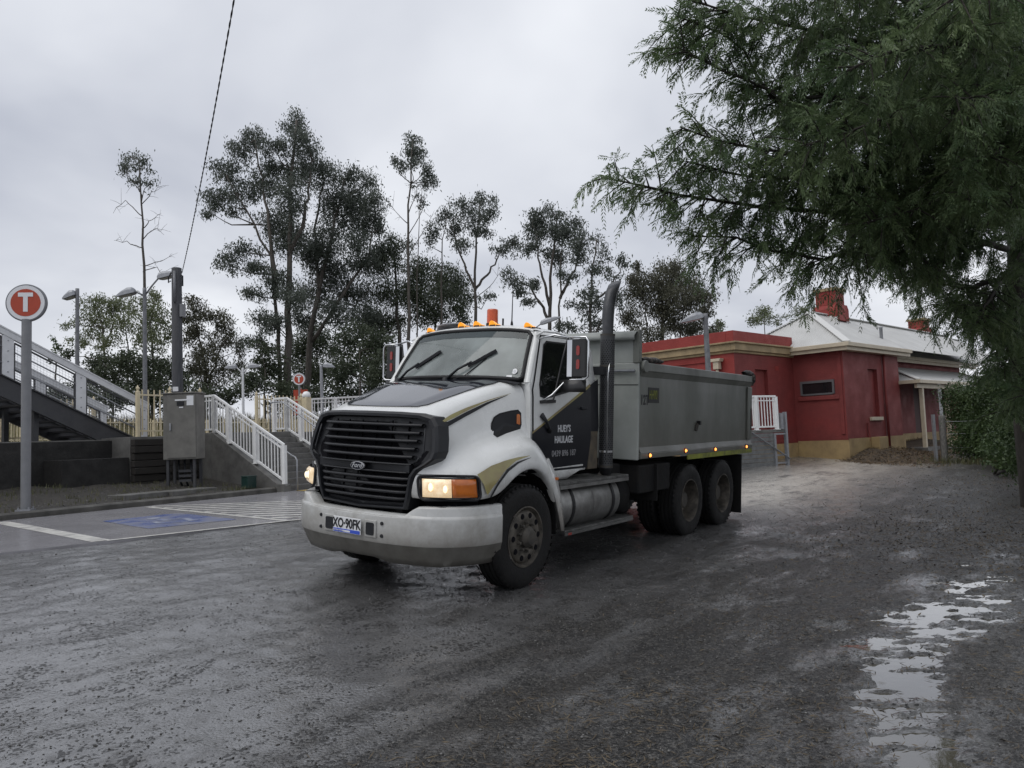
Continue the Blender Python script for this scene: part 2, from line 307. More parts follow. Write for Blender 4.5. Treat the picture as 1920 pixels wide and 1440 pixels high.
# ================================================================== GROUND
def wetground():
    m = bpy.data.materials.new('wet_gravel_ground'); m.use_nodes = True; n, l = m.node_tree.nodes, m.node_tree.links; p = n['Principled BSDF']
    t = n.new('ShaderNodeTexCoord')
    def noise(sc, det=6, rgh=.6, vec=None, dist=0):
        z = n.new('ShaderNodeTexNoise'); z.inputs['Scale'].default_value = sc; z.inputs['Detail'].default_value = det; z.inputs['Roughness'].default_value = rgh; z.inputs['Distortion'].default_value = dist
        l.new(vec or t.outputs['Object'], z.inputs['Vector']); return z.outputs[0]
    def rng(x, a, b, c=0, d=1):
        r = n.new('ShaderNodeMapRange'); l.new(x, r.inputs[0])
        for i, q in enumerate((a, b, c, d)): r.inputs[i + 1].default_value = q
        return r.outputs[0]
    def math_(op, a, b):
        q = n.new('ShaderNodeMath'); q.operation = op
        for i, x in enumerate((a, b)):
            if isinstance(x, (int, float)): q.inputs[i].default_value = x
            else: l.new(x, q.inputs[i])
        q.use_clamp = False; return q.outputs[0]
    # tyre-worn film of wet fines: streaks along the driving direction
    mp = n.new('ShaderNodeMapping'); mp.inputs['Rotation'].default_value = (0, 0, -(math.pi / 2 - A_T)); l.new(t.outputs['Object'], mp.inputs[0])
    mp2 = n.new('ShaderNodeMapping'); mp2.inputs['Scale'].default_value = (.42, 1, 1); l.new(mp.outputs[0], mp2.inputs[0])
    film = noise(1.9, 9, .68, mp2.outputs[0], .2)
    att = n.new('ShaderNodeAttribute'); att.attribute_name = 'film'
    fsum = math_('ADD', film, att.outputs['Fac'])
    fm = rng(fsum, .42, .62)
    fine = noise(90, 4, .7); mid = noise(14, 6, .65); big = noise(1.6, 6, .6)
    def voro(sc, feat='F1'):
        w = n.new('ShaderNodeTexVoronoi'); w.inputs['Scale'].default_value = sc; w.feature = feat; l.new(t.outputs['Object'], w.inputs['Vector']); return w
    v1, v2 = voro(55), voro(120)
    # grit colours: each little stone its own grey
    sepc = n.new('ShaderNodeSeparateColor'); l.new(v1.outputs['Color'], sepc.inputs[0]); sepd = n.new('ShaderNodeSeparateColor'); l.new(v2.outputs['Color'], sepd.inputs[0])
    grit = math_('ADD', math_('MULTIPLY', sepc.outputs[0], .55), math_('MULTIPLY', sepd.outputs[1], .45))
    c1 = n.new('ShaderNodeMix'); c1.data_type = 'RGBA'; c1.inputs[6].default_value = (.006, .0058, .0055, 1); c1.inputs[7].default_value = (.105, .100, .092, 1); l.new(rng(grit, .42, .88), c1.inputs[0])
    c2 = n.new('ShaderNodeMix'); c2.data_type = 'RGBA'; c2.inputs[7].default_value = (.030, .025, .020, 1); l.new(c1.outputs[2], c2.inputs[6]); l.new(rng(big, .45, .75, 0, .65), c2.inputs[0])
    c3 = n.new('ShaderNodeMix'); c3.data_type = 'RGBA'; c3.inputs[7].default_value = (.12, .12, .121, 1); l.new(c2.outputs[2], c3.inputs[6]); l.new(math_('MULTIPLY', fm, .8), c3.inputs[0])
    at2 = n.new('ShaderNodeAttribute'); at2.attribute_name = 'silt'
    c4 = n.new('ShaderNodeMix'); c4.data_type = 'RGBA'; c4.inputs[7].default_value = (.52, .49, .44, 1); l.new(c3.outputs[2], c4.inputs[6]); l.new(math_('MULTIPLY', at2.outputs['Fac'], rng(film, .28, .48)), c4.inputs[0])
    # dark grit scattered in streaks over the film
    mp3 = n.new('ShaderNodeMapping'); mp3.inputs['Scale'].default_value = (.35, 1, 1); l.new(mp.outputs[0], mp3.inputs[0])
    clump = rng(noise(3.6, 8, .7, mp3.outputs[0], .3), .47, .66)
    speck = math_('GREATER_THAN', math_('ADD', sepc.outputs[2], math_('MULTIPLY', clump, .62)), .985)
    c5 = n.new('ShaderNodeMix'); c5.data_type = 'RGBA'; c5.inputs[7].default_value = (.012, .0115, .011, 1); l.new(c4.outputs[2], c5.inputs[6]); l.new(math_('MULTIPLY', speck, .9), c5.inputs[0])
    l.new(c5.outputs[2], p.inputs['Base Color'])
    l.new(rng(mid, .3, .7, .30, .5), p.inputs['Roughness'])
    # standing film of rain water over the compacted fines, its own smoother skin
    l.new(math_('MULTIPLY', math_('MULTIPLY', math_('MULTIPLY', fm, math_('SUBTRACT', 1.0, math_('MULTIPLY', at2.outputs['Fac'], .65))), math_('SUBTRACT', 1.0, math_('MULTIPLY', speck, .85))), math_('SUBTRACT', rng(noise(9, 8, .72), .30, .48), math_('MULTIPLY', clump, .42))), p.inputs['Coat Weight']); p.inputs['Coat Roughness'].default_value = .09; p.inputs['Coat IOR'].default_value = 1.85
    cb = n.new('ShaderNodeBump'); cb.inputs['Distance'].default_value = .010; cb.inputs['Strength'].default_value = .45; l.new(math_('ADD', math_('MULTIPLY', mid, .6), math_('MULTIPLY', v1.outputs['Distance'], -.55)), cb.inputs['Height']); l.new(cb.outputs[0], p.inputs['Coat Normal'])
    p.inputs['Specular IOR Level'].default_value = .5
    hgt = math_('ADD', math_('MULTIPLY', mid, .9), math_('ADD', math_('MULTIPLY', v1.outputs['Distance'], -.9), math_('ADD', math_('MULTIPLY', v2.outputs['Distance'], -.55), math_('MULTIPLY', fine, .25))))
    b = n.new('ShaderNodeBump'); b.inputs['Distance'].default_value = .016; l.new(hgt, b.inputs['Height']); l.new(rng(fm, 0, 1, .95, .22), b.inputs['Strength']); l.new(b.outputs[0], p.inputs['Normal'])
    return m
M['ground'] = wetground()
PUD = [(tuple(onG(a, b)[:2]), c) for a, b, c in ((1720, 1425, .21), (1705, 1345, .25), (1690, 1270, .22), (1695, 1215, .24), (1725, 1160, .33), (1790, 1145, .36), (1800, 1100, .30), (1865, 1085, .18), (1850, 1125, .26), (1690, 1240, .22), (1695, 1305, .22), (1715, 1385, .22), (1655, 1205, .16), (1760, 1185, .26), (1840, 1160, .2), (1560, 1175, .12), (1600, 1210, .10), (1885, 1045, .16), (1800, 1060, .12))]
PZ = -.128
def puddle_mask(x, y):
    m = np.zeros_like(x)
    for (cx, cy), r in PUD: m = np.maximum(m, np.exp(-(((x - cx) / (r * 1.5)) ** 2 + ((y - cy) / (r * 1.3)) ** 2)))
    return m
def gfull(x, y):
    z = g(x, y); d = np.hypot(x, y - 2); fade = np.clip(1.5 - d / 28, 0, 1)
    # along / across the driving direction
    u = x * UT[0] + y * UT[1]; v = x * V0[0] + y * V0[1]
    ruts = .014 * vnoise(u / 3.4, v, .55, 1) + .008 * vnoise(u / 2.2, v, .2, 2) + .009 * vnoise(u / 1.6, v, .9, 13) + .005 * vnoise(x, y, .13, 3)
    right = smst(-1, 4, x)
    rough = .014 * vnoise(x, y, .34, 4) + .008 * vnoise(x, y, .11, 5) + .004 * vnoise(x, y, .05, 6)
    z = z + fade * (ruts * (1 - .4 * right) + rough * (.35 + .65 * right)) + .03 * vnoise(x, y, 3.1, 8) * smst(5, 12, d)
    under = smst(-1.2, -.6, (x - .05) * V0[0] + (y - 7.8) * V0[1])
    m = puddle_mask(x, y); mm = smst(.2, .8, m)
    z = z + (np.maximum(z, PZ + .013 + .008 * vnoise(x, y, .12, 14)) - z) * smst(.01, .1, m)
    zp = PZ + .004 + .024 * vnoise(x / 2.6 + y * .12, y, .075, 9) + .014 * vnoise(x / 1.5, y, .05, 10) + .006 * vnoise(x, y, .03, 12) - .016 * smst(.55, 1, m)
    return z * (1 - mm) + zp * mm
def axis(lo, hi, a, b, fine):
    c = list(np.arange(a, b, fine)); s = fine; q = a
    left = []
    while q > lo: s *= 1.22; q -= s; left.append(q)
    s = fine; q = c[-1]; rightl = []
    while q < hi: s *= 1.22; q += s; rightl.append(q)
    return np.array(left[::-1] + c + rightl)
gx = axis(-250, 250, -6, 6.5, .030); gy = axis(-120, 330, 2.4, 11.5, .030)
X, Y = np.meshgrid(gx, gy, indexing='ij'); Z = gfull(X, Y); Z = np.where(np.hypot(X, Y) > 120, np.minimum(Z, .8 + 0 * Z), Z)
nx, ny = X.shape; idx = np.arange(nx * ny).reshape(nx, ny)
quads = np.stack([idx[:-1, :-1], idx[1:, :-1], idx[1:, 1:], idx[:-1, 1:]], -1).reshape(-1, 4)
gr = fast('ground', np.stack([X, Y, Z], -1).reshape(-1, 3), quads, 'ground', kind='structure', smooth=True)
uu = (X - .05) * UT[0] + (Y - 7.8) * UT[1]; vv = (X - .05) * V0[0] + (Y - 7.8) * V0[1]
film = .10 * smst(-.5, 3.5, vv) * (1 - smst(9, 14, vv)) - .13 * smst(-.5, -2.5, vv) + .02
film = film + .20 * np.exp(-((vv - 1.1 + .02 * (uu - 10)) / 1.5) ** 2) * smst(6.0, 9, uu)        # driveway wheel tracks behind the lorry
film = film + .05 * smst(-1.5, .5, vv) + .24 * smst(1.0, -3, X) * smst(-2.2, .2, vv) + .17 * smst(.0, .8, puddle_mask(X, Y))
silt = np.exp(-((vv - 1.1 + .02 * (uu - 10)) / 1.5) ** 2) * smst(5.5, 8, uu) * (1 - smst(40, 60, uu))
sa_ = gr.data.attributes.new('silt', 'FLOAT', 'POINT'); sa_.data.foreach_set('value', (1.0 * silt).astype(np.float32).ravel())
fa = gr.data.attributes.new('film', 'FLOAT', 'POINT'); fa.data.foreach_set('value', film.astype(np.float32).ravel())
M['water'] = mat('muddy_puddle_water', (.075, .068, .052), rough=.03, spec=.5, bump=.10, bscale=14, dist=.001, coat=1)
M['water'].node_tree.nodes['Principled BSDF'].inputs['Coat Roughness'].default_value = .02
px = np.arange(.9, 6.2, .06); py = np.arange(2.6, 9, .06); PX, PY = np.meshgrid(px, py, indexing='ij'); pm = puddle_mask(PX, PY) > .11
ii = np.arange(PX.size).reshape(PX.shape); qd = np.stack([ii[:-1, :-1], ii[1:, :-1], ii[1:, 1:], ii[:-1, 1:]], -1)[pm[:-1, :-1]].reshape(-1, 4)
used, inv = np.unique(qd, return_inverse=True)
fast('puddle', np.stack([PX, PY, np.full_like(PX, PZ)], -1).reshape(-1, 3)[used], inv.reshape(-1, 4), 'water', kind='structure')

# loose stones
def stones(name, n, sampler, smin, smax, m, parent=None, zfun=gfull, label=None):
    P = sampler(n); n = len(P); oc = np.array([(1, 0, 0), (-1, 0, 0), (0, 1, 0), (0, -1, 0), (0, 0, 1), (0, 0, -1)], float)
    fc = np.array([(0, 2, 4), (2, 1, 4), (1, 3, 4), (3, 0, 4), (2, 0, 5), (1, 2, 5), (3, 1, 5), (0, 3, 5)])
    s = smin * (smax / smin) ** (RNG.random(n) ** 2.2)
    sc = s[:, None] * RNG.uniform(.6, 1.2, (n, 3)); sc[:, 2] *= .65; a = RNG.uniform(0, 6.28, n)
    V = oc[None] * sc[:, None] * RNG.uniform(.7, 1.2, (n, 6, 1)) + RNG.normal(0, .12, (n, 6, 3)) * s[:, None, None]
    ca, sa = np.cos(a)[:, None], np.sin(a)[:, None]
    Vx = V[..., 0] * ca - V[..., 1] * sa; Vy = V[..., 0] * sa + V[..., 1] * ca
    z = zfun(P[:, 0], P[:, 1]); V = np.stack([Vx + P[:, :1], Vy + P[:, 1:2], V[..., 2] + (z + s * .15)[:, None]], -1)
    Fc = fc[None] + (np.arange(n) * 6)[:, None, None]
    return fast(name, V.reshape(-1, 3), Fc.reshape(-1, 3), m, parent, 'stuff')
M['stone'] = mat('wet_stones', (.035, .034, .032), (.24, .235, .225), 30, .2, .4, detail=3, lo=.40, hi=.78)
M['mud'] = mat('mud_clods', (.016, .014, .012), (.03, .027, .023), 20, .5, .75)
def samp_near(n):
    d = 2.0 + 13 * RNG.random(n) ** 1.3; x = (RNG.random(n) - .5) * d * 1.5
    keep = RNG.random(n) < (.30 + .70 * smst(-3, 2.5, x)) * (.35 + .65 * (vnoise(x, d, .8, 21) > -.1))
    P = np.stack([x, d], -1)[keep]; return P[puddle_mask(P[:, 0], P[:, 1]) < .35]
o = stones('gravel', 44000, samp_near, .0035, .013, 'stone'); tag(o, 'small loose wet gravel stones strewn over the yard', 'gravel')
def samp_clod(n):
    d = 2.5 + 12 * RNG.random(n) ** 1.2; x = (RNG.random(n) - .5) * d * 1.5
    k = (vnoise(x * UT[0] + d * UT[1], (x * V0[0] + d * V0[1]) * 3.5, .9, 33) > .08); return np.stack([x, d], -1)[k]
o = stones('mud_clods', 17000, samp_clod, .003, .012, 'mud'); tag(o, 'dark mud clods and grit in streaks across the yard', 'mud')
# needles and twigs lying about
def slivers(name, P, L, W, m, zfun, tilt=.15, parent=None, lift=.004, heading=None):
    n = len(P); a = RNG.uniform(0, 6.28, n) if heading is None else heading + RNG.normal(0, .5, n); L = L * RNG.uniform(.5, 1.3, n); W = W * RNG.uniform(.6, 1.3, n); t = RNG.normal(0, tilt, n)
    d = np.stack([np.cos(a), np.sin(a), t], -1) * (L / 2)[:, None]; w = np.stack([-np.sin(a), np.cos(a), RNG.normal(0, .4, n)], -1) * (W / 2)[:, None]
    c = np.stack([P[:, 0], P[:, 1], zfun(P[:, 0], P[:, 1]) + lift + np.abs(t) * L * .4], -1)
    V = np.stack([c - d, c + w, c + d, c - w], 1); return fast(name, V.reshape(-1, 3), np.arange(4 * n).reshape(-1, 4), m, parent, 'stuff')
def blobs(cs, n):
    out = []
    for cx, cy, sx, sy, wt in cs: out.append(np.stack([RNG.normal(cx, sx, int(n * wt)), RNG.normal(cy, sy, int(n * wt))], -1))
    return np.concatenate(out)
P = blobs([(.2, 3.7, .5, .25, .2), (.7, 4.6, .5, .25, .12), (1.6, 4.2, .6, .6, .15), (3.2, 5.0, .9, .7, .2), (2.4, 6.5, .8, .6, .15), (4.8, 8, 1.3, 1.2, .3), (6.5, 11, 1.6, 1.8, .4), (1, 3, .8, .5, .2)], 5200)
tag(slivers('fallen_needles', P, .07, .006, 'litter', gfull), 'brown fallen needles and twigs matted on the wet gravel', 'litter')
P = blobs([(6.5, 11, 1.7, 2.4, .6), (11, 17, 2.4, 4, .6)], 16000); P = P[((P[:, 0] - .05) * V0[0] + (P[:, 1] - 7.8) * V0[1]) < -1.0 + .5 * RNG.normal(size=len(P))]
tag(slivers('leaf_litter', P, .05, .014, 'litter', gfull, .3), 'brown leaf litter under the overhanging tree', 'litter')

# ================================================================== PARKING BAY, KERB, GARDEN BED
M['asphalt'] = mat('wet_parking_asphalt', (.34, .335, .355), (.20, .195, .205), 1.1, .10, .30, detail=10, bump=.05, bscale=60)
M['line'] = mat('worn_white_line', (.62, .61, .57), (.20, .195, .19), 5, .35, .5, detail=10, lo=.42, hi=.72)
M['blue'] = mat('worn_blue_paint', (.08, .12, .32), (.19, .195, .23), 2.2, .25, .4, detail=10, lo=.38, hi=.60)
M['sym'] = mat('worn_white_symbol', (.42, .45, .52), (.10, .13, .28), 7, .35, detail=9, lo=.4, hi=.62)
M['tactile'] = mat('tactile_yellow', (.42, .29, .06), (.33, .23, .06), 6, .45)
def bp(s, n, dz=.035):
    p = snp(s, n); return (p[0], p[1], float(g(p[0], p[1])) + dz)
mb = MB()
BN0 = lambda s: 11.42 + .03 * (s - 3)
BN1 = lambda s: 16.45 + .27 * (s - 2.7)
ss = np.linspace(-12, 11, 24); rows = []
for s in ss: rows.append([bp(s, BN0(s), -.05), bp(s, BN0(s))] + [bp(s, BN0(s) + (BN1(s) - BN0(s)) * t) for t in (.25, .5, .75, 1)])
mb.grid(rows); bay = mb.build('parking_bay', 'asphalt', kind='structure', fix=True)
def strip(pts, w, mname, nm, dz=.039):
    """painted strip along (s,n) points"""
    b = MB(); pts = [np.array(p, float) for p in pts]
    d = pts[-1] - pts[0]; d /= np.linalg.norm(d); q = np.array([-d[1], d[0]]) * w / 2
    seg = 6; rows = [[bp(*(pts[0] + (pts[-1] - pts[0]) * t / seg + q), dz), bp(*(pts[0] + (pts[-1] - pts[0]) * t / seg - q), dz)] for t in range(seg + 1)]
    return b.grid(rows).build(nm, mname, bay)
strip([(2.66, 16.2), (3.04, 11.5)], .24, 'line', 'painted_line'); strip([(5.33, 16.9), (5.75, 11.55)], .12, 'line', 'painted_line')
strip([(3.1, 11.47), (8.0, 11.58)], .10, 'line', 'painted_line'); strip([(-.15, 15.6), (.1, 11.4)], .12, 'line', 'painted_line')
for i in range(9):
    f = i / 9; a = np.array([5.33 + .42 * f, 16.9 - 5.3 * f]) + (.1, 0); b_ = np.array([8.2, a[1] - 2.3])
    if b_[1] < 11.75: t = (a[1] - 11.75) / 2.3; b_ = a + (b_ - a) * max(t, .08)
    strip([a, b_], .17, 'line', 'painted_stripe')
q = MB().add([bp(3.95, 12.45, .039), bp(5.35, 12.5, .039), bp(5.2, 14.75, .039), bp(3.85, 14.5, .039)], [(0, 1, 2, 3)]).build('painted_square', 'blue', bay)
# wheelchair symbol, faded
sy = MB(); cx, cn = 4.6, 13.45
def sp(a, b): return bp(cx + a, cn + b, .043)
rg = [(.32 * math.cos(t), -.2 + .32 * math.sin(t)) for t in np.linspace(rad(150), rad(380), 14)]
sy.grid([[sp(a, b), sp(a * .78, -.2 + (b + .2) * .78)] for a, b in rg])
sy.add([sp(.11 * math.cos(t) - .05, .62 + .11 * math.sin(t)) for t in np.linspace(0, 6.28, 11)[:-1]], [tuple(range(10))])
for a, b, c, d in ((-.09, .48, .01, 0), (.0, .22, .25, .14), (-.06, .06, .28, -.02), (.2, .02, .32, -.45)):
    sy.add([sp(a, b), sp(c, b), sp(c, d), sp(a, d)], [(0, 1, 2, 3)])
sy.build('painted_symbol', 'sym', bay)
# kerb
def kz(k, qv): p = kq(k, qv); return float(g(p[0], p[1]))
rows = []
for k in np.linspace(-8, 13.7, 40):
    z = kz(k, 15.2); rows.append([kq(k, a, z + b) for a, b in ((15.12, -.05), (15.13, .12), (15.17, .15), (15.33, .15), (15.34, -.05))])
kerb = MB().grid(rows).build('kerb', 'kerb', kind='structure')
# bed of gravel and weeds behind the kerb
M['soil'] = mat('bed_gravel_soil', (.020, .018, .015), (.045, .040, .033), 9, .6, .8, detail=9, bump=.9, bscale=40)
def bedz(k, q): return .36 + .12 + .30 * smst(15.3, 19, q) + .03 * vnoise(k, q, .6, 41) + .015 * vnoise(k, q, .2, 42)
kk = np.linspace(-10, 13.75, 160); qq = np.linspace(15.28, 19.15, 40); KK, QQ = np.meshgrid(kk, qq, indexing='ij'); ZZ = bedz(KK, QQ)
ZZ = np.where(QQ < 15.4, np.minimum(ZZ, .47), ZZ)
W3 = KK[..., None] * K_ + QQ[..., None] * Q_; W3[..., 2] = ZZ; ii = np.arange(KK.size).reshape(KK.shape)
fast('garden_bed', W3.reshape(-1, 3), np.stack([ii[:-1, :-1], ii[1:, :-1], ii[1:, 1:], ii[:-1, 1:]], -1).reshape(-1, 4), 'soil', kind='structure', smooth=True)
def bedz_xy(x, y): return bedz(x * K_[0] + y * K_[1], x * Q_[0] + y * Q_[1])
def samp_bed(n):
    p = RNG.uniform(-2, 13.6, n)[:, None] * K_[:2] + RNG.uniform(15.4, 18.6, n)[:, None] * Q_[:2]; return p
tag(stones('bed_pebbles', 5000, samp_bed, .008, .028, 'stone', zfun=bedz_xy), 'pale pebbles scattered over the bed behind the kerb', 'pebbles')
def blades(name, P, zf, h, w, m, parent=None, per=6, spread=.08):
    P = np.repeat(P, per, 0); P = P + RNG.normal(0, spread, P.shape); n = len(P); a = RNG.uniform(0, 6.28, n); hh = h * RNG.uniform(.4, 1.3, n); lean = RNG.uniform(.1, .7, n)
    c = np.stack([P[:, 0], P[:, 1], zf(P[:, 0], P[:, 1])], -1); d = np.stack([np.cos(a), np.sin(a), 0 * a], -1); s = np.stack([-np.sin(a), np.cos(a), 0 * a], -1) * w / 2
    m1 = c + d * (hh * lean * .35)[:, None] + np.array([0, 0, 1]) * (hh * .6)[:, None]; tp = c + d * (hh * lean)[:, None] + np.array([0, 0, 1]) * hh[:, None]
    V = np.stack([c - s, c + s, m1 + s * .7, m1 - s * .7, tp], 1).reshape(-1, 3); b = np.arange(n) * 5
    me = np.concatenate([np.stack([b, b + 1, b + 2, b + 3], -1), np.stack([b + 3, b + 2, b + 4, b + 4], -1)])
    tri = np.concatenate([np.stack([b, b + 1, b + 2], -1), np.stack([b, b + 2, b + 3], -1), np.stack([b + 3, b + 2, b + 4], -1)])
    return fast(name, V, tri, m, parent, 'stuff')
P = samp_bed(420); tag(blades('bed_weeds', P, bedz_xy, .10, .012, 'weed'), 'sparse dry weeds growing in the bed behind the kerb', 'weeds')
for i, (a, b) in enumerate(((265, 922), (350, 913))):
    p = at(a, b, 17.3 + .9 * i); k_, q_ = p @ K_, p @ Q_; z = float(bedz(k_, q_))
    o = MB().box(-.62, .62, -.3, .3, -.06, .075).build('concrete_slab', 'conc', bev=.012, mw=base((p[0], p[1], z), KA + .05))
    tag(o, ['flat concrete pit cover in the bed, nearer the sign pole', 'flat concrete pit cover in the bed, below the grey cabinet'][i], 'slab', 'pit covers in the bed')
MB().grid([[kq(k, q, float(g(*kq(k, q)[:2])) + .042) for q in (14.2, 14.75)] for k in (13.9, 15.2, 16.6)]).build('tactile_strip', 'tactile', kind='structure')

# ================================================================== PLATFORM, RETAINING WALL, STAIRS
PLZ = 1.93
o = MB().box(-14, 11.7, 19.1, 27, .2, PLZ - .08).box(11.7, 13.62, 18.22, 27, .2, PLZ - .04).box(13.62, 34, 17.6, 27, .2, PLZ).build('platform', 'conc', mw=Matrix.Rotation(KA, 4, 'Z'), kind='structure', bev=.01)
o.location = (0, 0, 0)
rw = empty('retaining_wall', base(kq(6, 19.0, .4), KA)); tag(rw, 'stained retaining wall, coloured darker for the shade under the footbridge stairs', 'wall')
MB().box(-12, 5.69, -.02, .09, 0, 1.42).build('wall', 'conc_dark', rw)
for i in range(8):
    MB().box(5.7 + .01 * (i % 2), 7.60, -.98 + .02 * (i % 3), -.785, .0 + i * .18, .165 + i * .18).build('sleeper', 'timber', rw, bev=.012)
MB().box(4.0, 5.66, -.8, -.03, 0, .98).build('block', 'conc_dark', rw, bev=.01)

# concrete stairs with white balustrades
st = empty('station_stairs', base(kq(13.85, 15.1, 0), KA)); tag(st, 'wet concrete steps up to the platform between white balustrades', 'stairs')
SW, NST, RUN = 2.35, 10, .25; z0 = kz(14.5, 15.1); RISE = (PLZ - z0) / NST
for i in range(NST):
    MB().box(0, SW, i * RUN, (i + 1) * RUN + .02, z0 - .1, z0 + (i + 1) * RISE).build('step', 'conc', st, bev=.012)
    if i < NST: MB().box(.02, SW - .02, i * RUN + .008, i * RUN + .055, z0 + (i + 1) * RISE + .001, z0 + (i + 1) * RISE + .006).build('tread_nosing', 'galv_dark', st)
prof = [(-.25, -.2), (2.9, -.2), (2.9, PLZ + .02), (2.45, PLZ + .02), (0, z0 + .22), (-.25, z0 + .22)]
for x0 in (-.22, SW):
    MB().prism(prof, lambda a, b, t: (t, a, b), x0, x0 + .22).build('side_wall', 'conc', st, bev=.01)
def balustrade(name, mwx, path, hgt, label, group, mname='rail_white', pitch=.115, post_every=9, low=.07, w=.05, second=.13, postw=.1):
    """path: list of (x,z) in local coords; top rail, bottom rail, posts, pickets"""
    e = empty(name, mwx); tag(e, label, 'balustrade', group)
    for (xa, za), (xb, zb) in zip(path[:-1], path[1:]):
        MB().bar((xa, 0, za + hgt), (xb, 0, zb + hgt), w * 1.1, w * 1.2).build('top_rail', mname, e, bev=.008)
        MB().bar((xa, 0, za + low), (xb, 0, zb + low), w * .8, w).build('bottom_rail', mname, e)
        if second: MB().bar((xa, 0, za + hgt - second), (xb, 0, zb + hgt - second), w * .5, w * .6).build('mid_rail', mname, e)
        L = abs(xb - xa); n = max(1, int(round(L / pitch)))
        for i in range(n + 1):
            t = i / n; x = xa + (xb - xa) * t; z = za + (zb - za) * t
            if i % post_every == 0 or (i == n): MB().box(x - postw / 2, x + postw / 2, -.045, .045, z - .02, z + hgt - .01).build('post', mname, e); MB().box(x - .1, x + .1, -.07, .07, z - .03, z - .012).build('foot_plate', mname, e)
            else: MB().box(x - .011, x + .011, -.011, .011, z + low, z + hgt - .01).build('baluster', mname, e)
    return e
QA = KA + math.pi / 2
pth = [(-.15, z0 + .22), (2.5, PLZ + .04), (3.05, PLZ + .04)]
for i, kx in enumerate((13.85 - .11, 13.85 + SW + .11)):
    balustrade('stair_balustrade', base(kq(kx, 15.1, 0), QA), pth, .98, ['white steel balustrade on the near side of the stairs, by the grey cabinet', 'white steel balustrade on the far side of the stairs, nearer the truck'][i], 'stair balustrades')
gr_ = empty('grab_rail', base(kq(13.85, 15.1, 0), KA)); tag(gr_, 'stainless steel handrail running up the concrete steps', 'handrail')
for x in (.12, SW - .12):
    pts = [(x, -.35, z0 - .02), (x, -.35, z0 + .8), (x, -.29, z0 + .88), (x, -.15, z0 + .93), (x, 2.45, PLZ + .9), (x, 2.9, PLZ + .9), (x, 2.97, PLZ + .82), (x, 2.97, PLZ)]
    MB().tube(pts, .022, 10).build('rail', 'galv', gr_, smooth=True)
o = MB().box(-.14, .14, -.12, .12, 0, .28).box(-.15, .15, -.13, .13, .281, .31).build('litter_box', mat('bottle_green_plastic', (.010, .035, .030), rough=.4), bev=.01)
p = kq(13.3, 15.75); o.matrix_world = base((p[0], p[1], .49), KA); tag(o, 'small dark green box at the foot of the stairs', 'box')

# ================================================================== FENCES ON THE PLATFORM
def picket_fence(name, p0, rz, L, n_pan, H, label, group, pitch=.155, mname='cream', finial=True, base_z=0):
    e = empty(name, base(p0, rz)); tag(e, label, 'fence', group); pw = L / n_pan
    for j in range(n_pan + 1):
        x = j * pw; MB().box(x - .045, x + .045, -.045, .045, 0, H + .03).build('post', mname, e, bev=.008)
        if finial: MB().lathe([(0, H + .195), (.012, H + .185), (.018, H + .155), (.042, H + .13), (.046, H + .10), (.03, H + .06), (.022, H + .045), (.05, H + .035), (.055, H + .02)], 12, (x, 0, 0)).build('finial', mname, e, smooth=True)
        if j < n_pan:
            for z in (.16, H - .06): MB().box(x + .05, x + pw - .05, -.018, .018, z - .02, z + .02).build('rail', mname, e)
            m = int((pw - .1) / pitch)
            for i in range(m):
                xx = x + (i + .75) * pw / (m + .5)
                MB().box(xx - .0125, xx + .0125, -.0125, .0125, .05, H + .08 + 0 * (i % 2)).build('picket', mname, e)
    return e
# along the platform front, left of the stairs
picket_fence('picket_fence', kq(-2, 22.0, PLZ - .09), KA, 15, 8, 1.15, 'cream picket fence seen through the mesh of the footbridge stairs', None)
picket_fence('picket_fence', kq(12.0, 18.35, PLZ - .05), KA, 1.85, 2, 1.15, 'cream picket fence with finials behind the grey cabinet', None)
picket_fence('picket_fence', kq(16.9, 19.6, PLZ), KA, 1.9, 1, 1.18, 'short cream picket fence beside the far stair balustrade', None)
# far edge of the platform
picket_fence('picket_fence', kq(1.5, 26.6, PLZ - .05), KA, 26, 11, .78, 'long low cream picket fence along the far edge of the platform', None, .17, finial=False)
e = empty('gate_post', base(kq(18.85, 19.4, PLZ), KA)); tag(e, 'thick cream post with rounded white cap beside the ramp rail', 'post')
MB().box(-.12, .12, -.12, .12, 0, 1.22).build('shaft', 'cream', e, bev=.02); MB().lathe([(0, 1.42), (.08, 1.4), (.14, 1.32), (.15, 1.23), (.13, 1.21)], 16).build('cap', 'rail_white', e, smooth=True)
balustrade('ramp_balustrade', base(kq(19.05, 19.4, 0), KA - .02), [(0, PLZ + .1), (5.2, PLZ + .42)], 1.05, 'white ramp balustrade rising behind the truck bonnet', None, pitch=.17, post_every=7)
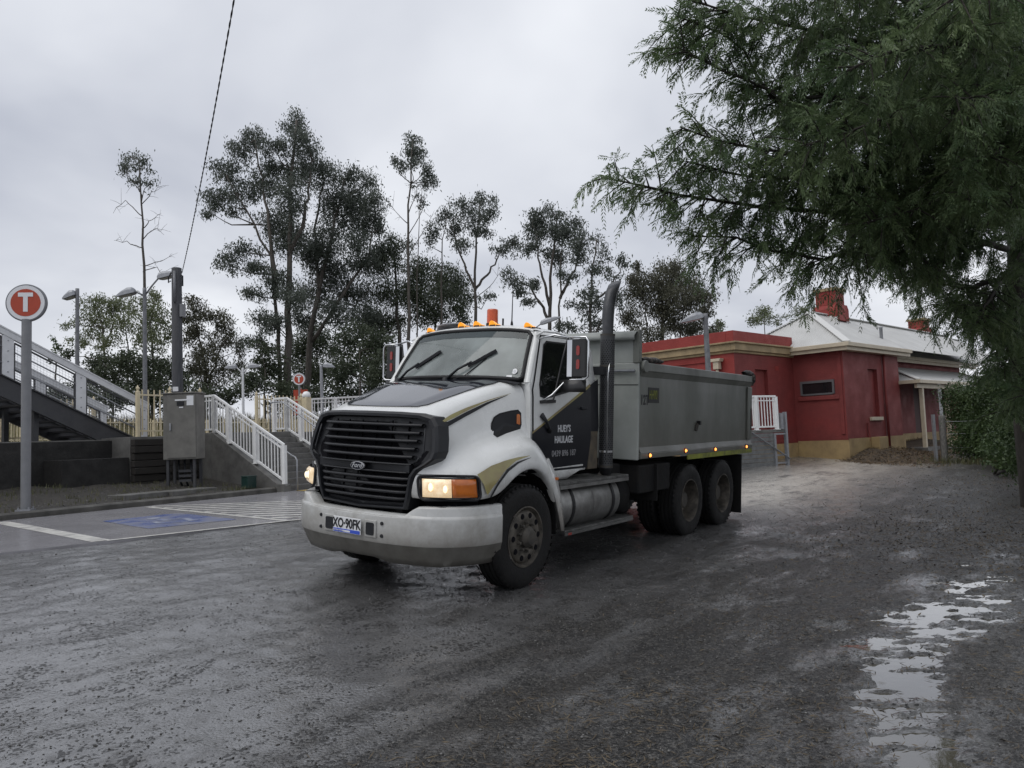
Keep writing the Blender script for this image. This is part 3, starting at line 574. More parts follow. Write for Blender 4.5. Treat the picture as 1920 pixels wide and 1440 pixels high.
# ================================================================== FOOTBRIDGE STAIRS (left)
fb = empty('footbridge_stairs', base(kq(12.8, 19.5, 0), KA)); tag(fb, 'footbridge flight with dark steel stringer and white mesh balustrades', 'stairs')
SL = math.tan(rad(25)); FL = 8.5; zl = 1.73
def fz(x): return zl - x * SL          # x negative going up
for y0 in (0, 1.9):
    MB().prism([(0.1, -.06), (.1, .16), (-FL, .16 + FL * SL), (-FL, -.32 + FL * SL), (-.6, -.32 + .6 * SL)], lambda a, b, t: (a, t, zl + b - .12), y0 - .05, y0 + .05).build('stringer', 'stringer', fb, bev=.006)
    MB().bar((.1, y0 - .07, zl + .02), (-FL, y0 - .07, fz(-FL) + .05), .06, .03).build('stringer_flange', 'stringer', fb)
    top = lambda x: fz(x) + 1.13
    MB().bar((0.25, y0, top(.25)), (-FL, y0, top(-FL)), .09, .16).build('top_rail', 'fb_white', fb, bev=.01)
    MB().bar((0.25, y0, top(.25) + .085), (-FL, y0, top(-FL) + .085), .12, .03).build('cap_rail', 'fb_white', fb)
    xs = [0.12, -1.62, -3.36, -5.1, -6.84, -8.4]
    for i, x in enumerate(xs):
        w = .13 if i else .09
        MB().box(x - w, x + w, y0 - .03, y0 + .03, fz(x) - .05, top(x) - .05).build('post', 'fb_white', fb)
        for bz in (.2, .45, .7, .95): MB().box(x - .012, x + .012, y0 - .045, y0 - .03, fz(x) + bz, fz(x) + bz + .025).build('bolt', 'galv', fb)
        if i < len(xs) - 1:
            x2 = xs[i + 1]; xa, xb = x - w - .02, x2 + .15
            pf = [(xa, .06), (xa, .98), (xb, .98), (xb, .06)]
            f = MB()
            for (a, b), (c, d) in zip(pf, pf[1:] + pf[:1]): f.bar((a, y0, fz(a) + b), (c, y0, fz(c) + d), .035, .04, up=(0, 1, 0))
            fr = f.build('panel_frame', 'stringer', fb)
            for hz in (.36, .74): MB().tube([(xa, y0 - .05, fz(xa) + hz), (xb, y0 - .05, fz(xb) + hz)], .019, 8).build('handrail', 'galv', fb, smooth=True)
            w_ = MB(); nn = int((xa - xb) / .075)
            for j in range(1, nn):
                xx = xa + (xb - xa) * j / nn; w_.bar((xx, y0, fz(xx) + .06), (xx, y0, fz(xx) + .98), .0035, .0035, up=(0, 1, 0))
            for j in range(1, 13): w_.bar((xa, y0, fz(xa) + .06 + j * .0708), (xb, y0, fz(xb) + .06 + j * .0708), .0035, .0035, up=(0, 1, 0))
            w_.build('wire_mesh', 'galv', fr)
for i in range(int(FL / .28)):
    x = -i * .28; MB().box(x - .31, x, .05, 1.85, fz(x) - .16, fz(x) - .115).build('tread', 'stringer', fb)
for x in (-2.6, -6.6):
    for y in (.25, 1.65): MB().box(x - .06, x + .06, y - .06, y + .06, .35, fz(x) - .2).build('support_post', 'stringer', fb)
o = MB().box(0, .07, -2.6, 3.5, 0, 2.0).build('brown_hoarding', mat('hoarding_beige', (.30, .22, .16), (.24, .17, .12), 2, .7), mw=base(kq(1.6, 24.2, .6), KA - .3)); tag(o, 'pale brown hoarding far behind the footbridge stairs at the left edge', 'hoarding')

# ================================================================== SIGNS, CABINET, POLES
def tsign(name, p, rz, D, Hc, label, pole_r=.06):
    e = empty(name, base(p, rz)); tag(e, label, 'sign', 'round red station signs'); r = D / 2
    MB().lathe([(0, .045), (r, .045), (r + .012, .03), (r + .012, -.03), (r, -.045), (0, -.045)], 48, (0, 0, Hc), 'y').build('sign_case', 'sign_rim', e, bev=0)
    MB().lathe([(0, -.049), (r * .955, -.049), (r * .955, -.044)], 48, (0, 0, Hc), 'y').build('white_disc', 'sign_white', e)
    MB().lathe([(0, -.053), (r * .755, -.053), (r * .755, -.047)], 48, (0, 0, Hc), 'y').build('red_disc', 'sign_red', e)
    t = MB(); a = r * .375; t.box(-a, a, -.061, -.052, Hc + r * .33, Hc + r * .55); t.box(-r * .115, r * .115, -.0605, -.052, Hc - r * .5, Hc + r * .331); t.build('letter_t', 'sign_white', e)
    MB().lathe([(pole_r, -.0), (pole_r, Hc - r + .03)], 16).build('pole', 'pole_grey', e, smooth=True)
    MB().box(-.13, .13, -.13, .13, -.02, .02).build('base_plate', 'galv', e)
    for dx in (-.09, .09):
        for dy in (-.09, .09): MB().lathe([(0, .06), (.018, .06), (.018, .02)], 8, (dx, dy, 0)).build('bolt', 'galv', e)
    return e
p = at(48, 950, 14.6); tsign('station_sign', (p[0], p[1], .49), rad(10), .70, 1.5 + (857 - 567) * 14.6 / 1442 - .49, 'large round orange-red T sign on a grey pole behind the kerb', .085)
p = at(561, 711, 30); tsign('station_sign', (p[0], p[1], PLZ - .1), rad(2), .48, p[2] - PLZ + .1, 'small far round orange-red T sign between the stairs and the trees', .045)
p = at(564, 752, 30.6); o = MB().box(-.28, .28, -.02, .02, -.55, .45).box(-.03, .03, .021, .06, -1.7, .5).build('orange_notice_board', 'sign_red', mw=base(p, 0)); tag(o, 'orange-red notice board seen through the cream pickets', 'notice board')

cb = empty('equipment_cabinet', base(at(346, 862, 19.3) * np.array([1, 1, 0]) + np.array([0, 0, .62]), rad(-1))); tag(cb, 'grey steel equipment cabinet on a stand in front of the power pole', 'cabinet')
zb = float(at(346, 861, 19.3)[2]) - .62; zt = float(at(346, 739, 19.3)[2]) - .62
MB().box(-.42, .42, -.25, .25, zb, zt).build('body', 'cabinet', cb, bev=.012)
MB().box(-.30, .405, -.275, -.252, zb + .04, zt - .03).build('door', 'cabinet', cb, bev=.006)
MB().box(-.45, .45, -.29, .27, zt, zt + .03).build('rain_hood', 'cabinet', cb, bev=.005)
h = MB().box(-.235, -.20, -.31, -.276, zb + .72, zb + .9).build('handle', 'galv', cb, bev=.004)
MB().box(-.1, .24, -.288, -.277, zt - .18, zt - .145).build('name_strip', 'sign_white', cb); MB().box(.19, .36, -.281, -.2765, zt - .3, zt - .06).build('notice', 'sign_white', cb)
MB().box(-.05, .12, -.3, -.277, zt - .3, zt - .2).build('vent_cover', 'black_plastic', cb); MB().box(.0, .1, -.283, -.277, zt - .36, zt - .33).build('label_plate', 'sign_white', cb)
for x in (-.33, .33):
    for y in (-.18, .18): MB().box(x - .03, x + .03, y - .03, y + .03, -.1, zb).build('leg', 'stringer', cb)
for x in (-.15, .0, .16): MB().tube([(x, 0, zb), (x + .02, -.02, .2), (x + .1, .05, -.1)], .025, 6).build('conduit', 'black_plastic', cb, smooth=True)
for z in (.1, .22, .34): MB().box(-.1, .2, -.1, .12, z, z + .06).build('cable_tray', 'stringer', cb)

pp = at(333, 740, 20.6); up_ = empty('power_pole', base((pp[0], pp[1], .9), 0)); tag(up_, 'dark timber power pole behind the grey cabinet', 'pole')
ptop = float(at(331, 503, 20.6)[2]) - .9
MB().lathe([(.15, -.3), (.128, ptop), (.10, ptop + .01), (0, ptop + .02)], 20).build('shaft', mat('power_pole_timber', (.024, .026, .031), (.045, .047, .054), 4, .7, bump=.4, stretch=(6, 6, .5)), up_, smooth=True)
MB().box(.12, .20, -.12, .1, ptop - 1.35, ptop - 1.0).build('meter_box', 'pole_grey', up_, bev=.008)
MB().tube([(.0, -.14, ptop - .1), (.0, -.145, ptop - .95)], .035, 8).build('conduit', 'galv_dark', up_, smooth=True)
MB().tube([(-.14, -.05, ptop - .35), (-.2, -.05, ptop - .4), (-.2, -.05, ptop - .25), (-.12, -.06, ptop - .12)], .018, 6).build('cable_loop', 'black_plastic', up_, smooth=True)
MB().box(-.06, .08, -.16, -.135, 2.18, 2.30).build('tag', 'sign_white', up_)
MB().tube([(.13, -.02, ptop - .2), (.17, -.02, ptop - .22), (.17, -.02, ptop - .5)], .02, 6).build('clamp', 'black_plastic', up_)
a = at(341, 512, 20.5); b = at(443, -25, 9.0); cab = MB(); c2_ = MB(); N_S = 260
for mbx, ph in ((cab, 0), (c2_, math.pi)):
    pts = []
    for i in range(N_S + 1):
        t = i / N_S; q = a + (b - a) * t; q = q + np.array([0, 0, -.35 * 4 * t * (1 - t) * .5]); w = 190 * t
        pts.append(q + np.array([math.cos(w + ph), 0, math.sin(w + ph)]) * .0065)
    mbx.tube(pts, .007, 5)
pe = cab.build('overhead_cable', 'black_plastic', smooth=True); c2_.build('second_strand', 'black_plastic', pe, smooth=True); tag(pe, 'twisted black overhead cable climbing from the power pole out of the top of the picture', 'cable')

def lamp_head(e, p0, p1, w=.26, name='lamp_head'):
    """tapered lantern from arm end p0 to tip p1"""
    p0, p1 = np.array(p0, float), np.array(p1, float); d = p1 - p0; L = np.linalg.norm(d); d /= L; r = np.cross(d, (0, 0, 1)); r /= np.linalg.norm(r); u = np.cross(r, d)
    rows = []
    for t, ww, hh, dn in ((0, .55, .07, .03), (.10, .85, .14, .05), (.35, 1, .16, .06), (.75, .95, .09, .06), (1, .8, -.02, .05)):
        c = p0 + d * L * t; rows.append([c + r * w / 2 * ww * a + u * b for a, b in ((-1, -dn), (-.95, hh * .45), (-.5, hh), (.5, hh), (.95, hh * .45), (1, -dn))])
    o = MB().grid(rows, True); o.add(rows[0], [tuple(range(6))]); o.add(rows[-1], [tuple(range(6))]); h = o.build(name, 'galv', e, smooth=False, bev=.006)
    c = p0 + d * L * .5 - u * .065; MB().add([c + d * L * .32 * i + r * w * .36 * j for i, j in ((-1, -1), (1, -1), (1, 1), (-1, 1))], [(0, 1, 2, 3)]).build('lamp_glass', mat('lamp_glass', (.35, .36, .37), rough=.2), h)
def lamp_post(name, px_, pyt, D, zb, heads, label, r=.055, m='galv_dark', group='lamp posts'):
    p = at(px_, pyt, D); e = empty(name, base((p[0], p[1], zb), 0)); tag(e, label, 'lamp post', group); H = float(p[2]) - zb
    MB().lathe([(r * 1.25, -.2), (r, H - .1), (r, H), (0, H + .01)], 14).build('pole', m, e, smooth=True)
    for (ax, az, hx, hz, w) in heads:      # arm end and head tip offsets from the pole top
        if abs(ax) > .12: MB().tube([(0, 0, H - .25), (ax * .5, 0, H - .25 + (az + .25) * .55), (ax, 0, H + az)], .026, 8).build('arm', m, e, smooth=True)
        lamp_head(e, (ax, 0, H + az), (hx, 0, H + hz), w)
    return e
lamp_post('lamp_post', 271, 540, 23, PLZ - .1, [(-.28, -.10, -.80, -.2, .34), (.42, .28, 1.02, .42, .34)], 'twin-arm grey lamp post just left of the power pole')
lamp_post('lamp_post', 145, 541, 24, PLZ - .1, [(-.03, -.17, -.42, -.30, .34)], 'single grey lamp post at the far left rising behind the footbridge')
lamp_post('lamp_post', 455, 690, 33, PLZ, [(-.25, .02, -.75, .06, .26), (.25, .02, .75, .06, .26)], 'slim white twin lamp post behind the stairs', .05, 'fb_white')
lamp_post('lamp_post', 602, 684, 31, PLZ, [(.08, -.06, .55, -.08, .2)], 'short grey lamp post behind the ramp rail, left of the truck mirror', .06, 'galv')
lamp_post('lamp_post', 1322, 588, 22.5, .3, [(-.06, -.08, -.72, -.2, .3)], 'grey lamp post standing before the red parapet wing, above the tipper', .075, 'galv_dark')
lamp_post('lamp_post', 962, 640, 34, PLZ, [(1.25, .72, 2.15, 1.02, .32)], 'lamp on a long arm showing just above the truck cab roof', .05, 'galv')
# ================================================================== TRUCK
TM = Matrix(((UT[0], VT[0], WT[0], 0), (UT[1], VT[1], WT[1], 0), (UT[2], VT[2], WT[2], 0), (0, 0, 0, 1)))
org = O_T + VT * 1.17 + np.array([0, 0, -.012])
TM.translation = Vector([float(c) for c in org])
tk = empty('tipper_truck', TM); tag(tk, 'white bonneted tipper truck with black grille and grey dump body', 'truck')
# local axes: x to the rear, y to the far side (near side is -y), z up; wheel contact z=0, front axle x=0
def lerp_path(P, n):
    P = np.array(P, float); d = np.r_[0, np.cumsum(np.linalg.norm(np.diff(P, axis=0), axis=1))]; t = np.linspace(0, d[-1], n)
    return np.stack([np.interp(t, d, P[:, i]) for i in range(P.shape[1])], -1)
def crv(us, ctrl):
    c = np.array(ctrl); return np.interp(us, c[:, 0], c[:, 1]), np.interp(us, c[:, 0], c[:, 2])
us = [-1.05, -.98, -.84, -.66, -.46, -.28, -.12, .02, .10, .16, .20]
hood_rows = []
for h_w in ([(-1.05, 0, 1.74), (-.9, 0, 1.81), (-.6, 0, 1.915), (-.2, 0, 2.05), (.12, 0, 2.11)],
            [(-1.05, .40, 1.738), (-.9, .42, 1.808), (-.6, .46, 1.912), (-.2, .52, 2.045), (.14, .56, 2.108)],
            [(-1.03, .66, 1.722), (-.9, .67, 1.785), (-.6, .71, 1.88), (-.2, .79, 2.01), (.18, .87, 2.08)],
            [(-.95, .785, 1.685), (-.88, .79, 1.72), (-.6, .805, 1.81), (-.2, .87, 1.92), (.21, .955, 2.02)],
            [(-.91, .84, 1.55), (-.85, .835, 1.58), (-.6, .84, 1.65), (-.2, .90, 1.76), (.22, .985, 1.84)],
            [(-.91, .86, 1.39), (-.85, .855, 1.42), (-.6, .86, 1.48), (-.2, .92, 1.565), (.22, .99, 1.62)]):
    c = np.array(h_w); u = c[0, 0] + (np.array(us) - us[0]) / (us[-1] - us[0]) * (c[-1, 0] - c[0, 0])
    hood_rows.append([(a, np.interp(a, c[:, 0], c[:, 1]), np.interp(a, c[:, 0], c[:, 2])) for a in u])
hood_rows += [
    [(-1.02, .79, 1.262), (-.98, .80, 1.275), (-.88, .845, 1.305), (-.74, .90, 1.345), (-.57, .945, 1.39), (-.38, .98, 1.435), (-.18, 1.0, 1.48), (0, 1.01, 1.51), (.1, 1.01, 1.525), (.16, 1.01, 1.53), (.21, 1.01, 1.53)],
    [(-1.105, .685, 1.20), (-1.05, .80, 1.205), (-.96, .93, 1.215), (-.83, 1.05, 1.23), (-.65, 1.13, 1.265), (-.45, 1.16, 1.32), (-.2, 1.165, 1.385), (.03, 1.165, 1.42), (.2, 1.15, 1.43), (.3, 1.12, 1.42), (.37, 1.09, 1.40)],
    [(-1.115, .65, 1.07), (-1.07, .80, 1.07), (-.985, .95, 1.07), (-.86, 1.08, 1.07), (-.70, 1.155, 1.08), (-.50, 1.185, 1.13), (-.24, 1.19, 1.25), (.04, 1.19, 1.305), (.26, 1.185, 1.27), (.44, 1.175, 1.16), (.55, 1.155, 1.06)],
    [(-1.105, .625, .945), (-1.06, .80, .942), (-.975, .95, .938), (-.855, 1.08, .937), (-.66, 1.165, .937), (-.43, 1.19, .965), (-.22, 1.197, 1.13), (.04, 1.2, 1.20), (.27, 1.195, 1.15), (.45, 1.19, 1.00), (.56, 1.185, .80)],
    [(-1.03, .62, .95), (-1.0, .78, .947), (-.93, .91, .943), (-.82, 1.02, .942), (-.64, 1.10, .942), (-.41, 1.12, .975), (-.20, 1.12, 1.145), (.04, 1.12, 1.215), (.25, 1.12, 1.165), (.43, 1.11, 1.01), (.53, 1.11, .81)]]
full = []
for i in range(11):
    near = [(hood_rows[j][i][0], -hood_rows[j][i][1], hood_rows[j][i][2]) for j in range(len(hood_rows) - 1, 0, -1)]
    far = [hood_rows[j][i] for j in range(len(hood_rows))]
    full.append(near + far)
hood = MB().grid(full).build('bonnet', 'white', tk, smooth=True, sub=2)
# tail of the front guards
for s in (-1, 1):
    P = [(.27, 1.17, 1.25, .5, 1.1, 1.28), (.44, 1.185, 1.03, .58, 1.15, 1.1), (.55, 1.185, .82, .66, 1.16, .88), (.62, 1.185, .64, .71, 1.165, .66), (.66, 1.185, .50, .74, 1.165, .50)]
    MB().grid([[(a, s * (b - .012), c), ((a + d) / 2, s * (b + e) / 2 + s * .004, (c + f) / 2), (d, s * e, f), (d + .01, s * (e - .09), f)] for a, b, c, d, e, f in P]).build('guard_tail', 'white', tk, smooth=True, solid=.012)
    MB().box(.525, .575, s * 1.168 - .012, s * 1.168 + .012, 1.05, 1.08).build('side_repeater', 'amber', tk, bev=.004)
# dark inner arch
for s in (-1, 1):
    MB().grid([[(.62 * math.cos(t), s * y, .52 + .64 * math.sin(t)) for y in (.60, 1.13)] for t in np.linspace(rad(-5), rad(185), 18)]).build('wheel_arch_liner', 'dark_chassis', tk, smooth=True)
# glossy black panel on the bonnet top
def hood_top(x, y):
    y = abs(y); rr = np.array([[np.interp(x, [p[0] for p in r], [p[1] for p in r]), np.interp(x, [p[0] for p in r], [p[2] for p in r])] for r in hood_rows[:5]])
    return float(np.interp(y, rr[:, 0], rr[:, 1]))
rows = []
for t in np.linspace(0, 1, 15):
    x = -.905 + t * 1.0; hw = .545 + .235 * t - .05 * max(0, (t - .85) / .15); hw -= .06 * max(0, (.06 - t) / .06)
    rows.append([(x - .03 * (1 - (y / hw) ** 2), y, hood_top(x - .03 * (1 - (y / hw) ** 2), y) + .0085) for y in np.linspace(-hw, hw, 25)])
MB().grid(rows).build('bonnet_panel', 'black_gloss', hood, smooth=True)
# side stripes: sit just proud of the bonnet side
def hood_side(x, z, s, off=.007):
    rr = [(np.interp(x, [p[0] for p in r], [p[2] for p in r]), np.interp(x, [p[0] for p in r], [p[1] for p in r])) for r in hood_rows[2:8]]
    rr = sorted(rr); return (x, s * (float(np.interp(z, [a for a, b in rr], [b for a, b in rr])) + off), z)
def ribbon(name, top, bot, m, s, off=.007, n=14):
    T_, B_ = lerp_path(top, n), lerp_path(bot, n)
    rows = [[hood_side(a[0] + (b[0] - a[0]) * k / 4, a[1] + (b[1] - a[1]) * k / 4, s, off) for k in range(5)] for a, b in zip(T_, B_)]
    return MB().grid(rows).build(name, m, hood, smooth=True)
for s in (-1, 1):
    ribbon('gold_stripe', [(-.90, 1.672), (-.80, 1.725), (-.55, 1.805), (-.30, 1.876), (.02, 1.955)], [(-.90, 1.655), (-.78, 1.69), (-.55, 1.775), (-.30, 1.865), (.02, 1.952)], 'gold', s, .010)
    ribbon('black_stripe', [(-.905, 1.645), (-.78, 1.682), (-.55, 1.768), (-.30, 1.858), (-.02, 1.938)], [(-.93, 1.59), (-.76, 1.65), (-.52, 1.742), (-.28, 1.842), (-.02, 1.934)], 'black_plastic', s, .010)
    # vent with amber side marker
    def vp(name, pts, m, off):
        c = np.mean(np.array(pts), 0); b = MB(); V = [hood_side(c[0], c[1], s, off)] + [hood_side(a, z, s, off) for a, z in pts]
        return b.add(V, [(0, i, i % len(pts) + 1) for i in range(1, len(pts) + 1)]).build(name, m, hood, smooth=False)
    vp('air_vent', [(-.27, 1.56), (-.26, 1.64), (-.22, 1.70), (-.15, 1.735), (0, 1.765), (.09, 1.775), (.125, 1.75), (.13, 1.64), (.11, 1.605), (-.1, 1.56), (-.23, 1.525)], 'black_plastic', .012)
    vp('vent_frame', [(-.285, 1.555), (-.272, 1.648), (-.23, 1.712), (-.155, 1.75), (0, 1.78), (.1, 1.79), (.142, 1.755), (.146, 1.635), (.12, 1.592), (-.1, 1.547), (-.24, 1.51)], 'seal', .009)
    vp('side_marker', [(.065, 1.645), (.07, 1.74), (.10, 1.745), (.117, 1.73), (.117, 1.645), (.105, 1.635)], 'amber', .018)
    # guard flash
    def flank(x, z, s=s, off=.008):
        rr = sorted([(np.interp(x, [p[0] for p in r], [p[2] for p in r]), np.interp(x, [p[0] for p in r], [p[1] for p in r])) for r in hood_rows[6:10]])
        return (x, s * (float(np.interp(z, [a for a, b in rr], [b for a, b in rr])) + off), z)
    tp_ = lerp_path([(-.74, 1.185), (-.60, 1.255), (-.40, 1.30), (-.2, 1.325), (.0, 1.335)], 14); bt_ = lerp_path([(-.655, .99), (-.56, 1.08), (-.42, 1.20), (-.24, 1.29), (.0, 1.331)], 14)
    MB().grid([[flank(*(a + (b - a) * k / 4), off=.012) for k in range(5)] for a, b in zip(tp_, bt_)]).build('gold_flash', 'gold', hood, smooth=True)
    a_ = lerp_path([(-.625, .965), (-.52, 1.10), (-.38, 1.215), (-.2, 1.285), (.02, 1.315)], 14)
    b_ = lerp_path([(-.60, .965), (-.495, 1.09), (-.36, 1.195), (-.19, 1.268), (.02, 1.312)], 14)
    MB().grid([[flank(*(a + (b - a) * k / 2), off=.012) for k in range(3)] for a, b in zip(a_, b_)]).build('black_flash', 'black_plastic', hood, smooth=True)
    for k0, k1 in ((0, 4),):
        MB().tube([(hood_rows[7][i][0] * .6 + hood_rows[8][i][0] * .4 - .006, s * (hood_rows[7][i][1] * .6 + hood_rows[8][i][1] * .4 + .003), 1.178) for i in range(k0, k1)], .0028, 4).build('panel_gap', 'seal', hood, smooth=True)
# ---- grille
out = [(0, 1.752), (.40, 1.75), (.66, 1.74), (.785, 1.71), (.842, 1.63), (.872, 1.5), (.885, 1.39), (.868, 1.325), (.80, 1.268), (.715, 1.218), (.665, 1.15), (.65, 1.07), (.62, .93), (.585, .84), (0, .82)]
def gu(h, w): return -1.185 + .11 * max(0, (w - 1.25) / .5) + .10 * (h / .85) ** 2 + .03 * max(0, (1.0 - w) / .2)
def ring(sc, du, sh=0):
    o = []
    for h, w in out: k = sc[1] if w < 1.3 else sc[1] - (1 - sc[1]) * .9; o.append((gu(h, w) + du, h * sc[0], 1.30 + (w - 1.30) * k + sh))
    return [(u, -h, w) for u, h, w in o] + [(u, h, w) for u, h, w in o[-2:0:-1]]
R = [ring((1.0, 1.0), .16), ring((1.0, 1.0), .012), ring((.975, .975), -.012), ring((.935, .945), -.012), ring((.92, .93), .05)]
gq = MB(); n = len(R[0])
for a, b in zip(R[:-1], R[1:]): gq.add(a + b, [(i, (i + 1) % n, n + (i + 1) % n, n + i) for i in range(n)])
gq.add(R[-1], [tuple(range(n))]); gri = gq.build('grille', 'grille', tk, smooth=False, bev=.004)
MB().add([(u + .012, y, z) for u, y, z in ring((.86, .88), .03)], [tuple(range(n))]).build('radiator_screen', 'grille_back', gri)
def slat(w, hw, th=.016, dep=.05, name='slat'):
    rows = []
    for h in np.linspace(-hw, hw, 17):
        e = max(0, (abs(h) - hw + .05) / .05); u = gu(h, w) - .004 + .03 * e * e
        rows.append([(u + .045, h, w + th * .9), (u + .008, h, w + th), (u - .006, h, w + th * .35), (u - .006, h, w - th * .35), (u + .008, h, w - th), (u + .045, h, w - th * .9)])
    return MB().grid(rows, True).build(name, 'grille', gri, smooth=True)
for i, w in enumerate((1.625, 1.551, 1.477, 1.403, 1.329)): slat(w, .665 - .012 * i)
for i, w in enumerate((1.125, 1.063, 1.0, .938)): slat(w, .595 - .012 * i)
slat(1.262, .62, .009, name='badge_strip'); slat(1.185, .605, .009, name='badge_strip')
for hh in np.linspace(-.5, .5, 6): MB().bar((gu(hh, .9) + .055, hh, .9), (gu(hh, 1.66) + .055, hh, 1.66), .012, .012, up=(1, 0, 0)).build('upright', 'grille_back', gri)
MB().prism([(-.62, 1.19), (.62, 1.19), (.62, 1.257), (-.62, 1.257)], lambda a, b, t: (gu(a, b) + t, a, b), .003, .05).build('badge_band', 'grille', gri)
for s in (-1, 1):
    MB().tube([(gu(.735, w) - .018 + .02, s * h, w) for h, w in ((.72, 1.60), (.735, 1.5), (.75, 1.38), (.735, 1.345))], .008, 6).build('side_rib', 'grille', gri, smooth=True)
    MB().tube([(gu(.72, 1.27) - .012 + .01 * k, s * h, w) for k, (h, w) in enumerate(((.735, 1.33), (.70, 1.30), (.655, 1.275)))], .011, 6).build('side_rib', 'grille', gri, smooth=True)
def oval(a, b, x, name, m, parent, thick=.008):
    n = 32; P = [(a * math.cos(t), b * math.sin(t)) for t in np.linspace(0, 2 * math.pi, n + 1)[:-1]]
    return MB().prism(P, lambda p, q, t: (t, -p, 1.222 + q), x, x + thick).build(name, m, parent)
bx = gu(0, 1.22) - .012
bdg = oval(.088, .040, bx - .004, 'badge', 'text_white', gri, .02); oval(.083, .036, bx - .006, 'badge_face', mat('badge_blue_black', (.012, .014, .022), rough=.2, coat=.6), bdg, .004)
text('badge_script', 'Ford', .062, 'text_white', bdg, Matrix.Translation((bx - .0075, 0, 1.224)) @ Matrix.Rotation(rad(-90), 4, 'Z') @ RX90, 1.15, .35)
# lower valance behind bumper
MB().prism([(-.6, .60), (.6, .60), (.58, .90), (-.58, .90)], lambda a, b, t: (-1.08 + .10 * (a / .6) ** 2 + t, a, b), 0, .05).build('lower_valance', 'grille_back', tk)
for s in (-1, 1): MB().box(-.88, -.55, min(s * .6, s * .98), max(s * .6, s * .98), .62, .95).build('headlamp_box', 'grille_back', tk)
# ---- headlights
hp = np.array([hood_rows[8][i][:2] for i in range(11)])
hpd = np.r_[0, np.cumsum(np.linalg.norm(np.diff(hp, axis=0), axis=1))]
def panel(t, z, s, off):
    x = np.interp(t, hpd, hp[:, 0]); y = np.interp(t, hpd, hp[:, 1]); e = .03
    dx = np.interp(t + e, hpd, hp[:, 0]) - np.interp(t - e, hpd, hp[:, 0]); dy = np.interp(t + e, hpd, hp[:, 1]) - np.interp(t - e, hpd, hp[:, 1]); L = math.hypot(dx, dy)
    return (x - dy / L * off, s * (y + dx / L * off), z)
def rrect(t0, t1, z0, z1, r, n=5, slant=0):
    P = []
    for cx, cy, a in ((t1 - r, z1 - r, 0), (t0 + r, z1 - r, 90), (t0 + r, z0 + r, 180), (t1 - r, z0 + r, 270)):
        for k in range(n + 1): q = rad(a + 90 * k / n); P.append((cx + r * math.cos(q) + slant * (cy + r * math.sin(q) - z0) / (z1 - z0), cy + r * math.sin(q)))
    return P
for s in (-1, 1):
    bez = rrect(.085, .665, .95, 1.17, .055, slant=-.03)
    hl = MB().tube([panel(t, z, s, .012) for t, z in bez] + [panel(*bez[0], s, .012), panel(*bez[1], s, .012)], .0135, 8).build('headlight', 'black_plastic', tk, smooth=True)
    MB().grid([[panel(.085 + .56 * i / 14, .965 + .19 * j / 3, s, .006) for j in range(4)] for i in range(15)]).build('lamp_housing', 'black_plastic', hl, smooth=True)
    def cap(name, t0, t1, m, bulge=.028, slant=-.01, r=.03):
        N1, N2 = 12, 8; rows = []
        for i in range(N1 + 1):
            a = i / N1; col = []
            for j in range(N2 + 1):
                b = j / N2; t = t0 + (t1 - t0) * a + slant * b; z = .975 + .168 * b
                ed = min(a, 1 - a) * (t1 - t0) / .03; eb = min(b, 1 - b) * .16 / .03; col.append(panel(t, z, s, .008 + bulge * min(1, ed, eb) ** .5))
            rows.append(col)
        return MB().grid(rows).build(name, m, hl, smooth=True)
    cap('lamp_lens', .112, .385, 'head_lens'); cap('indicator_lens', .392, .63, 'amber', slant=-.02)
    for t, z, r in ((.18, 1.07, .042), (.315, 1.055, .038)):
        c = panel(t, z, s, .034); MB().lathe([(0, -.006), (r * .6, -.004), (r, .004)], 12, c, 'x').build('bulb', 'bulb', hl, smooth=True)
# ---- bumper
def bu(h): return float(np.interp(abs(h), [0, .4, .66, .85, 1.0, 1.1, 1.17, 1.205, 1.215], [-1.285, -1.265, -1.215, -1.15, -1.04, -.92, -.79, -.62, -.46]))
hs = [0, .2, .4, .55, .63, .70, .76, .85, .93, 1.0, 1.06, 1.11, 1.15, 1.18, 1.2, 1.21, 1.215]; hs = [-q for q in hs[:0:-1]] + hs
rows, rows2 = [], []
for h in hs:
    u = bu(h); ah = abs(h); t2 = .805 + .085 * float(smst(.62, .76, ah)) - .0 * ah; k = 1 if ah < 1.1 else (1 - .3 * (ah - 1.1) / .12)
    in_ = np.array([1.0, 0]) if ah < 1.0 else np.array([.6, -.8 * np.sign(h)])
    def q(d, w): return (u + d * in_[0], h + d * in_[1], w)
    rows.append([q(.17, t2 - .005), q(.05, t2), q(.03, t2 - .012), q(.022, .805 if ah > .66 else t2 - .02), q(.004, .79 if ah > .6 else .785), q(0, .775), q(0, .62), q(.004, .545), q(.012, .53)])
    lo = .335 + .03 * (ah < .3) ; rows2.append([q(.012, .53), q(.03, .50), q(.085, .40), q(.13, lo), q(.22, lo + .01)])
bm_ = MB().grid(rows).build('bumper', 'bumper', tk, smooth=False, bev=.006); bm_.data.polygons.foreach_set('use_smooth', [True] * len(bm_.data.polygons))
MB().grid(rows2).build('bumper_skirt', 'bumper_low', bm_, smooth=True)
for y in (-.42, .42):
    for z in (.60, .715): MB().lathe([(0, -.012), (.015, -.012), (.018, 0)], 10, (bu(y), y, z), 'x').build('bumper_bolt', 'black_plastic', bm_)
for y in (-.285, .275):
    fr_ = MB().box(bu(y) - .012, bu(y) + .02, y - .075, y + .075, .575, .735).build('tow_point', 'bumper', bm_, bev=.006)
    MB().prism(rrect(-.052, .052, -.058, .058, .018), lambda a, b, t, y=y: (t, y + a, .655 + b), bu(y) - .018, bu(y) - .008).build('tow_recess', 'black_plastic', fr_)
